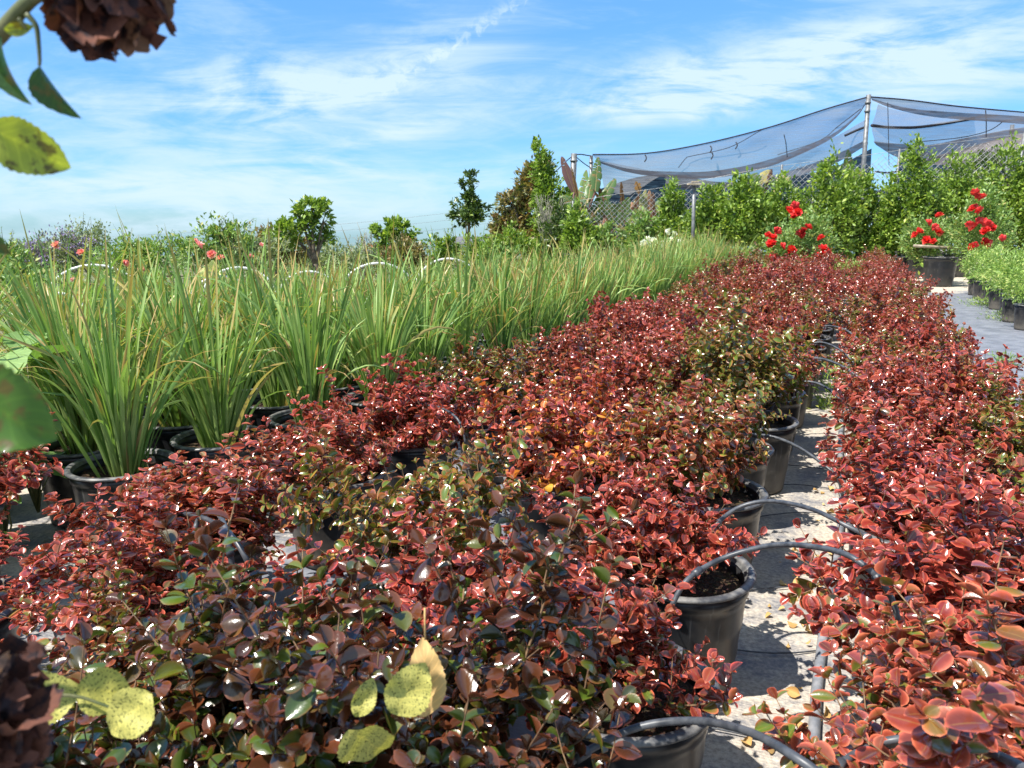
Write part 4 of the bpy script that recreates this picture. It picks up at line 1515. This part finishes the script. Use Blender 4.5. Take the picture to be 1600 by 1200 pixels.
cord([(x, y - .6, Y - .02) for x, y, Y in eTop], .022, "dark edge cord along the upper rim of the sweeping net panel")
cord([(x, y - .6, Y - .02) for x, y, Y in rTop], .022, "dark edge cord along the top right of the net")
cord([(1362, 196, 25.9), (1390, 199, 26.6), (1430, 199, 26.9), (1470, 194, 26.9), (1522, 185, 26.9)], .05, "thick laced black seam right of the tall pole")
cord([(1320, 212, 25), (1340, 203, 25), (1356, 197, 24.6)], .04, "short black seam just left of the tall pole")
cord([(866, 270, 26), (897, 243, 26), (924, 243.5, 27)], .018, "guy cord tied between the two poles over bananas")
cord([(900, 245, 26), (912, 255, 26.5), (924, 263, 27)], .015, "slack cord sloping between the two poles over bananas")
cord([(1215, 242, 25), (1280, 220, 24.7), (1310, 197, 24.3), (1345, 170, 24)], .013, "thin cord crossing the sweeping net diagonally to the pole")
cord([(1060, 262, 25.8), (1072, 247, 25.8), (1080, 244, 25.8), (1140, 230, 25.4), (1190, 203, 25)], .012, "thin stray cord on the net above the capped post")
cord([(1225, 210, 24.8), (1228, 225, 24.8), (1230, 245, 24.8)], .012, "short hanging cord on the sweeping net")
cord([(1540, 172, 24.8), (1541, 190, 24.8), (1541, 214, 24.8)], .014, "hanging cord at the right wing of the net")
cord([(1387, 160, 24), (1388, 200, 24.1), (1389, 258, 24.2)], .010, "long thin cord hanging just right of the tall pole")
cord([(1430, 222, 25), (1500, 215, 25), (1545, 204, 25), (1570, 188, 25)], .014, "curved cord below the large inner panel")
cord([(1368, 268, 24.5), (1385, 270, 24.8), (1402, 268, 25)], .03, "black cord between pole and shrub tops")
for i, (x, y) in enumerate([(1110, 228), (1112, 238), (1008, 242), (1150, 222)]):
    cord([(x, y, 25.4), (x + 2, y + 5, 25.3), (x - 1, y + 11, 25.3)], .02, ["small knotted tie above the net's middle", "lower knotted tie under another", "small tie near the net's low corner", "small tie on the upper net rim"][i], 'tie', name='net_tie')

# power lines far beyond
for i, q in enumerate([[(505, 352), (700, 333), (900, 312)], [(505, 362), (700, 344), (900, 322)], [(505, 375), (700, 357), (900, 330)]]):
    b = MB()
    b.tube(spline([pt(x, y, 60) for x, y in [(q[0][0] - 420, q[0][1] + 22)] + q + [(1200, q[2][1] - 30)]], 40), .009, 4)
    tag(b.obj('power_line', M_PVC), ["uppermost of three thin power lines in the sky", "middle of three thin power lines in the sky", "lowest of three thin power lines in the sky"][i], 'power line', 'power lines')

# ------------------------------------------------------------------ banana plants


def paddle(b, base, d, L, W, rg, up=(0, 0, 1), droop=.5, splits=5, tint=None, fold=.35):
    """large leaf with a midrib, torn into ragged strips that hang from it"""
    base, d = np.array(base, float), np.array(d, float)
    d /= np.linalg.norm(d)
    side = np.cross(d, up)
    side /= np.linalg.norm(side) + 1e-6
    nrm = np.cross(side, d)
    tt = rg.uniform(0, 1, 3) if tint is None else tint
    mid = lambda t: base + d * L * t + np.array([0, 0, -1]) * L * droop * t * t
    for sg in (-1, 1):
        cuts = np.sort(np.concatenate([[0, 1.0], rg.uniform(.1, .95, splits)]))
        for a, e in zip(cuts[:-1], cuts[1:]):
            hang = rg.uniform(.0, .5) * (1 if splits > 1 else .3) * fold * 2
            P = []
            for t in np.linspace(a, max(a + .01, e - .012), 5):
                w = W * math.sin(math.pi * min(1, t * .86 + .13)) ** .7 * (1 if 0 < (t - a) < (e - a - .02) else .86)
                c = mid(t)
                f = d * w * .25
                P.append([c, c + (side * sg * .5 + nrm * .12) * w + f * .5 + [0, 0, -hang * w * .2], c + side * sg * w * (1 - hang * .35) + f + [0, 0, -hang * w]])
            b.grid(P, tint=tt)
    b.tube([mid(t) for t in np.linspace(-.1, .97, 8)], np.linspace(.016, .004, 8), 5, tint=(.9, .95, .5))


def banana(px, Y, label, leaves, seed, stems=((0, .10),), dead=(), ztop=None):
    rg = np.random.default_rng(seed)
    p = pt(px, 350, Y)
    t = root('banana_plant', (p.x, Y, 0), label, 'banana plant', 'banana plants behind the fence')
    o = np.array([p.x, Y, 0])
    sb = MB()
    for (dx, r) in stems:
        sb.tube([(dx, 0, -.05), (dx * 1.1, .02, .9), (dx * 1.3, .0, 1.9)], [r * 1.3, r, r * .75], 10)
    sb.obj('stem', M_DEADB, t)
    for mat, name, lst in ((M_BANANA, 'leaf', leaves), (M_DEADB, 'dead_leaf', dead)):
        for (x0, y0, x1, y1, W, dr) in lst:
            b = MB()
            a = np.array(pt(x0, y0, Y + rg.uniform(-.3, .3))) - o
            e = np.array(pt(x1, y1, Y + rg.uniform(-.5, .5))) - o
            L = np.linalg.norm(e - a)
            dd = (e - a) / L
            e2 = dd + np.array([0, 0, dr])
            k = rg.normal() * .4
            paddle(b, a, e2, L, W * .62, rg, up=(math.sin(k) * .6, -1, .2), droop=dr, splits=5 if mat is M_BANANA else 8, fold=.4 if mat is M_BANANA else .9)
            b.tube([o * 0 + [0, 0, 1.2], (a + [0, 0, .9]) * .5, a], [.05, .04, .03], 6, tint=(.5, .95, .5))
            b.obj(name, mat if W > 0 else mat, t)
    return t


banana(905, 24.5, "tall banana plant with one big dark upright leaf and shredded brown ones", [(905, 330, 917, 262, .25, .05), (915, 320, 935, 255, .28, .1), (912, 330, 895, 285, .22, .1), (925, 335, 950, 290, .28, .2), (930, 300, 935, 245, .30, .0), (918, 345, 952, 330, .28, .2), (920, 310, 925, 268, .3, .1), (900, 330, 878, 300, .3, .2), (940, 320, 965, 270, .3, .2), (925, 340, 905, 300, .35, .1), (950, 340, 975, 310, .3, .3), (915, 360, 890, 340, .3, .3)], 1, dead=[(905, 320, 893, 260, .12, .0), (930, 300, 960, 350, .12, .1), (945, 340, 935, 285, .16, .1), (925, 350, 905, 300, .10, .2), (932, 372, 925, 325, .22, .1)])
t_b = root('banana_plant', (pt(885, 350, 24.8).x, 24.8, 0), "single dark purple banana leaf standing upright left of the poles", 'banana plant', 'banana plants behind the fence')
b = MB()
rgb = np.random.default_rng(9)
a = np.array(pt(897, 300, 24.8)) - np.array(t_b.location)
paddle(b, a, np.array(pt(880, 252, 24.8)) - np.array(t_b.location) - a, 1.15, .17, rgb, up=(.3, -1, .1), droop=0, splits=1)
b.tube([(0, 0, 0), (.1, 0, 1.2), a], [.05, .04, .025], 6)
b.obj('leaf', M_PURP_B, t_b)
banana(985, 24.3, "banana plant with dead brown hanging leaves against the dark net", [(960, 350, 945, 305, .3, .1), (968, 350, 985, 300, .32, .15), (990, 340, 1005, 295, .3, .2), (995, 360, 975, 320, .3, .1), (1015, 350, 1040, 300, .3, .2), (1035, 350, 1055, 290, .35, .1), (955, 350, 935, 310, .25, .1), (1000, 350, 1010, 290, .25, .1)], 2,
       dead=[(975, 345, 970, 280, .16, .05), (985, 350, 1000, 295, .20, .2), (1010, 370, 1015, 295, .42, .02), (1022, 372, 1020, 300, .30, .0), (940, 375, 952, 300, .12, .1), (1000, 300, 993, 282, .2, .1), (960, 380, 940, 300, .14, .05)])
banana(1185, 23.6, "banana plant whose dark crown peeks above the fence mid-net", [(1185, 285, 1175, 268, .35, .2), (1190, 285, 1205, 262, .35, .2), (1195, 290, 1215, 275, .3, .3), (1180, 290, 1160, 285, .3, .3), (1215, 285, 1235, 272, .3, .3)], 3, dead=[(1168, 290, 1160, 275, .2, .1), (1200, 280, 1207, 262, .15, .1)])
banana(1325, 23.6, "single upright pale green banana leaf left of the tall pole", [(1325, 280, 1325, 233, .36, .0), (1335, 285, 1350, 262, .2, .2), (1300, 285, 1285, 270, .25, .3)], 4)

# ------------------------------------------------------------------ trees and garden plants on the horizon
px_tree('bronze_tree', 'large rounded tree with reddish bronze crown left of the bananas', 'tree', 27, [(828, 292, 22, 26), (802, 318, 22, 16), (840, 262, 18, 15), (796, 350, 22, 18), (837, 332, 28, 30), (815, 378, 44, 22), (792, 368, 22, 26)], 822, 9000, .19, M_BRONZE, 601, .14, hollow=.3)
px_tree('conifer_tree', 'pointed green tree rising above the bronze tree', 'tree', 26, [(841, 245, 8, 26), (848, 275, 17, 26), (856, 310, 25, 30), (868, 345, 32, 30), (868, 380, 38, 26), (890, 325, 16, 26)], 850, 7500, .16, M_HEDGE, 602, .10, hollow=.2)


def twiggy(name, label, Y, px, top, w, seed, n=90, mat=None):
    rg = np.random.default_rng(seed)
    p = pt(px, 400, Y)
    h = pt(px, top, Y).z - gz(Y)
    W = w * Y / F
    t = root(name, (p.x, Y, gz(Y)), label, 'shrub')
    b = MB()
    for k in range(n):
        a = rg.uniform(0, 6.28)
        r = W * .5 * rg.uniform(.1, 1)
        e = np.array([math.cos(a) * r, math.sin(a) * r, h * rg.uniform(.6, 1)])
        m_ = e * .5 + rg.normal(size=3) * .08 * W + [0, 0, .05 * h]
        m_[:2] *= .7
        b.tube(spline([np.zeros(3), m_, e], 8), np.linspace(.010, .004, 8)[:len(spline([np.zeros(3), m_, e], 8))], 4)
        for j in range(3):
            q = m_ + (e - m_) * rg.uniform(.1, .9)
            b.tube([q, q + rg.normal(size=3) * .12 * W + [0, 0, .15 * W]], [.006, .003], 3)
    b.obj('branches', mat or mat_simple('dry_twig', (0.18, 0.17, 0.13), (0.34, 0.32, 0.26), 20, .8), t)
    if name != 'bare_shrub':
        pass
    return t


twiggy('bare_shrub', "dry grey leafless shrub in front of the bronze tree", 23, 858, 300, 56, 71, 60)
twiggy('bare_shrub', "thin dry twiggy shrub between the two small trees", 15, 570, 362, 60, 72, 40)


def topi(t, loc, rg):
    pass


px_tree('standard_tree', 'slim two-tiered standard tree alone against the sky', 'tree', 21, [(735, 280, 12, 12), (733, 300, 9, 16), (732, 330, 27, 18), (728, 342, 22, 12), (740, 318, 14, 10)], 732, 1700, .14, M_DARKG, 603, .045, hollow=.15)
px_tree('standard_tree', 'small round tree beside the white hoops, left of the two-tiered one', 'tree', 15, [(600, 362, 18, 14), (625, 358, 18, 14), (640, 372, 12, 14), (612, 380, 20, 14)], 613, 1600, .11, M_HEDGE, 604, .035, hollow=.2)
px_tree('clipped_tree', 'lollipop-headed tree with a dark trunk behind the iris', 'tree', 12, [(487, 325, 26, 14), (505, 345, 12, 14), (470, 338, 14, 12), (445, 362, 24, 20), (480, 352, 14, 10), (505, 372, 14, 12)], 492, 2600, .085, M_HEDGE, 605, .05, hollow=.25)
px_tree('oleander_bush', 'bush with reddish flower tips left of lollipop tree', 'bush', 12.5, [(430, 378, 34, 24), (455, 392, 30, 20), (410, 395, 28, 20)], 430, 2600, .08, M_BRONZE, 606, .03, hollow=.3)
GARD = [("sage_bush", "purple flowering bush at the photo's edge above the iris", 10.5, [(90, 402, 42, 22), (60, 412, 30, 18), (120, 405, 24, 20)], M_GREYG, .06, None, []),
        ("silver_bush", "pale grey-green rounded bush beside the purple one", 12, [(135, 388, 30, 24), (150, 378, 20, 16), (120, 395, 20, 18)], M_GREYG, .05, None, []),
        ("rose_bush", "leafy rose bush with coral flowers near left white hoop", 9.5, [(215, 410, 40, 24), (180, 415, 34, 24), (250, 405, 24, 20)], M_ROSEL, .06, BL_PINK, [(89, 383), (128, 395), (195, 412), (115, 438), (222, 423), (124, 461)]),
        ("rose_bush", "tall rose bush with pink flowers and long shoots by middle hoop", 9.0, [(330, 392, 34, 26), (365, 385, 24, 22), (300, 405, 30, 22), (345, 372, 18, 12)], M_ROSEL, .06, BL_PINK, [(305, 378), (335, 402), (331, 398), (322, 418), (310, 384), (345, 405)]),
        ("rose_bush", "rose bush fading behind the iris below the lollipop tree", 10, [(400, 405, 36, 20), (380, 395, 22, 18)], M_GREYG, .06, BL_PINK, [(408, 384), (392, 402)]),
        ("flowering_bush", "low green bush with cream flowers behind the iris", 7.5, [(140, 470, 60, 24), (60, 465, 60, 26), (230, 460, 60, 24)], M_ROSEL, .06, BL_YELL, [(128, 482), (335, 428), (330, 433), (92, 470)]),
        ("green_bush", "dull green bush low at the edge of the photo", 9, [(20, 440, 50, 34), (0, 410, 30, 24)], M_ROSEL, .07, None, []),
        ("green_bush", "olive bush behind the iris below the lollipop tree's trunk", 13.5, [(520, 408, 40, 22), (560, 412, 30, 18), (470, 412, 30, 18)], M_GREYG, .07, None, []),
        ("green_bush", "yellow-leaved young bush beside the slim two-tiered tree", 14, [(685, 400, 20, 22), (705, 392, 10, 16), (745, 400, 24, 18)], M_HEDGE, .08, None, []),
        ("maroon_bush", "maroon-leaved low bush before the small round tree", 13, [(640, 402, 24, 16), (615, 408, 24, 14)], M_BRONZE, .07, None, [])]
for i, (nm, lab, Y, bl, mat, L, fm, fl) in enumerate(GARD):
    bl = [(q[0], q[1] - 6, q[2] * 1.1, q[3] * 1.2) for q in bl]
    t = px_tree(nm, lab, 'bush', Y, bl, bl[0][0], 2400, L, mat, 640 + i, .02, 'garden bushes beyond the iris', T_DIA, crown='foliage', trunk_name='stems', hollow=.25, rough=.5)
    rg = np.random.default_rng(700 + i)
    # long shoots above the bush
    sh = MB()
    sf = MB()
    for k in range(12):
        q = bl[rg.integers(0, len(bl))]
        x0, y0 = q[0] + rg.normal() * q[2] * .5, q[1]
        x1, y1 = x0 + rg.normal() * 10, y0 - q[3] - rg.uniform(2, 22)
        a = np.array(pt(x0, y0, Y) - t.location)
        e = np.array(pt(x1, y1, Y) - t.location)
        sh.tube([a, (a + e) / 2 + rg.normal(size=3) * .03, e], [.006, .004, .002], 4)
        m_ = 10
        tt = rg.uniform(.2, 1, m_)[:, None]
        P = a + (e - a) * tt
        sf.inst(T_DIA, P, frames(rg.normal(size=(m_, 3)) + [0, 0, .5]), rg.uniform(.03, .055, m_), rg.uniform(0, 1, (m_, 3)))
    sh.obj('shoots', M_GSTEM, t)
    sf.obj('shoot_leaves', mat, t)
    if fm:
        put_blossoms(t, fl, Y - .3, fm)
    if nm == 'sage_bush':
        fb = MB()
        P, D = blob_leaves(rg, [(c - np.array(t.location), r) for c, r in px_blobs(Y, bl)], 2200, .6)
        fb.inst(T_DIA, P + [0, -.05, .05], frames(D), np.full(len(P), .04), rg.uniform(0, 1, (len(P), 3)))
        fb.obj('flower_spikes', M_PURPF, t)
# filler wild growth low on the horizon behind the iris
bl = [(x, 408 + 8 * math.sin(x), 34, 22) for x in range(-60, 830, 45)]
t = px_tree('far_hedge', "long low tangled hedge along the horizon behind the iris", 'hedge', 16.5, bl, 380, 9000, .09, M_ROSEL, 690, .02, crown='foliage', trunk_name='stems', hollow=.2)

px_tree('mixed_shrub', 'tall mixed green shrub filling the space left of the banana plants', 'bush', 22.5, [(885, 350, 24, 30), (905, 372, 26, 24), (872, 372, 26, 26), (862, 392, 30, 14)], 885, 4200, .12, M_DARKG, 691, .04, hollow=.3)
px_tree('mixed_shrub', 'loose green shrub at foot of the bronze tree', 'bush', 22, [(800, 378, 24, 20), (775, 392, 22, 14), (822, 390, 26, 16)], 800, 2600, .11, M_HEDGE, 692, .03, hollow=.3)
# white hoops
HP = [(145, 414, 76, 8.2, "large white pipe hoop nearest the purple bush"), (88, 458, 40, 6.8, "small white hoop under the large one by purple bush"), (372, 418, 56, 8.0, "white pipe hoop behind the pink rose bush"), (345, 432, 50, 7.0, "lower white hoop crossing the one by the pink roses"),
      (482, 424, 48, 9.5, "white hoop below lollipop tree"), (590, 411, 62, 9.5, "white pipe hoop below the small round tree"), (700, 404, 52, 10.5, "white pipe hoop below the slim two-tiered tree")]
for px, py, rpx, Y, lab in HP:
    c = pt(px, py, Y)
    R = rpx * Y / F
    pts_ = [(c.x - R, Y, -.05), (c.x - R, Y, c.z - R)] + [(c.x + R * math.cos(a), Y + .25 * R * math.cos(a), c.z - R + R * math.sin(a)) for a in np.linspace(math.pi, 0, 17)[1:-1]] + [(c.x + R, Y + .25 * R, c.z - R), (c.x + R, Y + .25 * R, -.05)]
    b = MB()
    b.tube(np.array([(q[0] - c.x, q[1] - Y, q[2]) for q in pts_]), .0135, 10)
    o = b.obj('pipe_hoop', M_HOOP, None, (c.x, Y, 0))
    tag(o, lab, 'hoop', 'white pipe hoops behind the iris')

# far house
Yh = 80
hc = pt(735, 385, Yh)
t = root('house', (hc.x, Yh, gz(Yh)), "far house with a grey hipped roof and white wall", 'house')
zr, ze = pt(735, 371, Yh).z - gz(Yh), pt(735, 381, Yh).z - gz(Yh)
b = MB()
b.box((0, 4, ze / 2), (6.0, 7, ze))
wl = b.obj('wall', M_WALLW, t, smooth=False)
b = MB()
hw = 3.3
V4 = [(-hw, .2, ze), (hw, .2, ze), (hw, 8, ze), (-hw, 8, ze), (-hw * .45, 4, zr), (hw * .45, 4, zr)]
b.add(V4, [(0, 1, 5, 4), (2, 3, 4, 5)])
b.add(V4, [(1, 2, 5), (3, 0, 4)])
b.add(V4, [(0, 3, 2, 1)])
b.obj('roof', M_ROOF, t, smooth=False)
for x in (-1.6, 1.4):
    b = MB()
    b.box((x, .47, ze * .55), (1.1, .06, .9))
    b.obj('window', M_GLASS, t, smooth=False)
# house at the far right, behind the net
t = root('house', (pt(1640, 240, 45).x, 45, 0), "white house corner and tan roof behind net at the photo edge", 'house')
b = MB()
zt = pt(1600, 218, 45).z
b.box((2, 3, zt * .45), (9, 6, zt * .9))
b.obj('wall', M_WALLW, t, smooth=False)
b = MB()
b.add([(-3.6, -.6, zt * .9), (8, -.6, zt * .9), (8, 6.5, zt * .9), (-3.6, 6.5, zt * .9), (0, 3, zt * .9 + 1.2), (5, 3, zt * .9 + 1.2)], [(0, 1, 5, 4), (2, 3, 4, 5)])
b.add([(-3.6, -.6, zt * .9), (8, -.6, zt * .9), (8, 6.5, zt * .9), (-3.6, 6.5, zt * .9), (0, 3, zt * .9 + 1.2), (5, 3, zt * .9 + 1.2)], [(1, 2, 5), (3, 0, 4)])
b.obj('roof', mat_simple('tan_roof', (0.42, 0.36, 0.3), (0.55, 0.48, 0.4), 2, .9), t, smooth=False)

# ------------------------------------------------------------------ rose bush beside the camera, reaching into the frame
def prof_rose(t):
    return .30 * math.sin(math.pi * min(1, t ** .85)) ** .75 + .004


T_ROSE = leaf_tmpl(prof_rose, 24, 6, cup=.35, curl=.15, serr=.035)
T_ROSE[0][:, 2] += .035 * np.sin(T_ROSE[0][:, 0] * 11 + T_ROSE[0][:, 1] * 9) + .02 * np.sin(T_ROSE[0][:, 1] * 23)
T_ROSE_F = leaf_tmpl(prof_rose, 16, 6, cup=.9, curl=.35, serr=.07)
rb = root('near_rose_bush', (-.95, .35, 0), "withered rose bush reaching in from the edge, close to the camera", 'rose bush')
rbo = np.array(rb.location)
sb = MB()


def stem(pts_, r, n=16):
    P = spline([np.array(q) - rbo for q in pts_], n)
    sb.tube(P, np.linspace(r[0], r[1], len(P)), 8)


base = (-.95, .35, 0)
j0 = pt(-260, 250, .62)
stem([base, (-1.0, .4, .7), j0, pt(-60, 100, .58), pt(0, 52, .57), pt(48, 0, .56), pt(120, -40, .55)], (.012, .0032), 30)
stem([base, (-.9, .45, .5), pt(-300, 700, .55), pt(-120, 850, .50), pt(-60, 980, .48), pt(-20, 1080, .46)], (.010, .004), 24)
stem([pt(42, 22, .56), pt(56, 40, .56), pt(60, 65, .56), pt(62, 95, .56), pt(61, 103, .56)], (.0021, .0010))
stem([pt(-40, 50, .58), pt(-20, 60, .57), pt(-6, 62, .56)], (.002, .001))
stem([pt(-60, 62, .58), pt(-50, 120, .57), pt(-40, 180, .56), pt(-20, 205, .55)], (.002, .001))
stem([pt(-200, 660, .55), pt(-120, 630, .45), pt(-60, 620, .42)], (.002, .001))
stem([pt(30, 30, .56), pt(42, 46, .56)], (.002, .0008))
stem([pt(-110, 855, .5), pt(-20, 1010, .62), pt(50, 1080, .66), pt(130, 1090, .68), pt(230, 1130, .68)], (.003, .0012))
stem([pt(120, -35, .55), pt(160, 0, .56)], (.004, .004))
sb.obj('stems', M_GSTEM, rb)


def near_leaf(x0, y0, x1, y1, Y0, Y1, wr, roll, mat, tint, tm=T_ROSE, up=(0, -1, .2), name='leaf'):
    a, e = np.array(pt(x0, y0, Y0)), np.array(pt(x1, y1, Y1))
    L = np.linalg.norm(e - a)
    b = MB()
    R = frames((e - a)[None], np.array([roll]), np.array([up], float))
    b.inst(tm, (a - rbo)[None], R, np.array([[L, L * wr, L]]), np.array([tint]))
    b.obj(name, mat, rb)


near_leaf(-18, 196, 104, 266, .55, .56, 1.15, .25, M_NEARL, (.6, .97, .5))
near_leaf(62, 103, 103, 190, .56, .56, .85, .5, M_NEARL, (.1, .3, .5), T_ROSE_F)
near_leaf(2, 58, 8, 162, .56, .55, 1.0, .9, M_NEARL, (.2, .4, .5), T_ROSE_F)
near_leaf(8, 48, 50, 42, .56, .56, .8, .6, M_NEARL, (.9, .95, .5))
near_leaf(-90, 590, 78, 690, .42, .42, 1.25, -.1, M_NEARL, (.9, .5, .5))
near_leaf(-60, 330, 8, 400, .52, .52, .8, .2, M_NEARL, (.1, .2, .5))
near_leaf(10, 1115, 130, 1070, .66, .70, 1.35, .1, M_YELL, (.4, .3, .5), up=(0, -.7, .7))
near_leaf(120, 1075, 205, 1085, .69, .70, 1.5, .3, M_YELL, (.2, .3, .5), up=(0, -.7, .7))
near_leaf(238, 1085, 165, 1150, .68, .66, 1.5, -.2, M_YELL, (.5, .3, .5), up=(0, -.7, .7))


def withered(ctr, R, seed, flat=.6, n=46):
    rg = np.random.default_rng(seed)
    b = MB()
    tm = [leaf_tmpl(lambda t: .46 * math.sin(math.pi * min(.94, t * .84 + .08)) ** .7 + .02, 8, 6, cup=c_, curl=k_, serr=.16) for c_, k_ in ((.7, -.5), (-.5, .5), (.2, .8), (1.1, -.2))]
    D = rnd_dirs(n, rg)
    D[:, 2] = D[:, 2] * flat - .12
    P = D * R * .12 * rg.uniform(0, 1, (n, 1))
    w = rg.integers(0, 4, n)
    for k in range(4):
        q = w == k
        b.inst(tm[k], P[q], frames(D[q], rg.normal(size=q.sum()) * .9), R * rg.uniform(.6, 1.05, q.sum()), rg.uniform(0, 1, (q.sum(), 3)))
    for v in b.v:
        v += .0022 * np.sin(v[:, [1, 2, 0]] * 900) + .0014 * np.sin(v[:, [2, 0, 1]] * 2100)
    o = b.obj('withered_bloom', M_DEADR, rb, Vector(ctr) - Vector(rbo))
    return o


withered(pt(165, -26, .56), .041, 81, .62, 70)
withered(pt(-28, 1110, .46), .040, 82, 1.0, 70)
withered(pt(-40, 1190, .46), .040, 83, 1.0, 60)

# yellow leaves caught on the dark near shrub
for i, (x0, y0, x1, y1, Y, lab, wr, tt) in enumerate([(555, 1120, 585, 1060, .80, "small yellow leaf caught on the dark shrub, upper of two", 1.0, M_YELL), (612, 1115, 668, 1040, .79, "broad yellow-green spotted leaf propped upright on dark shrub", 1.4, M_YELL), (665, 1120, 664, 1000, .82, "orange-tan dry leaf standing upright behind a yellow spotted leaf", .85, M_TANL),
                                                     (545, 1140, 605, 1185, .78, "torn yellow leaf low on the dark shrub", 1.7, M_YELL)]):
    a, e = np.array(pt(x0, y0, Y)), np.array(pt(x1, y1, Y + .02))
    L = np.linalg.norm(e - a)
    b = MB()
    b.inst(T_ROSE, np.zeros((1, 3)), frames((e - a)[None], np.array([.3]), np.array([(0, -1, .4)])), np.array([[L, L * wr, L]]), np.array([(.5, .3, .5)]))
    if i == 2:
        b.tube([np.zeros(3) + (e - a), (e - a) * 1.25, (e - a) * 1.42], .0012, 5)
    tag(b.obj('yellow_leaf', tt, None, Vector(a)), lab, 'leaf', 'dead leaves caught on the near shrub')
print('shrubs', N_SHRUB, 'iris', NI, 'objects', len(bpy.data.objects))
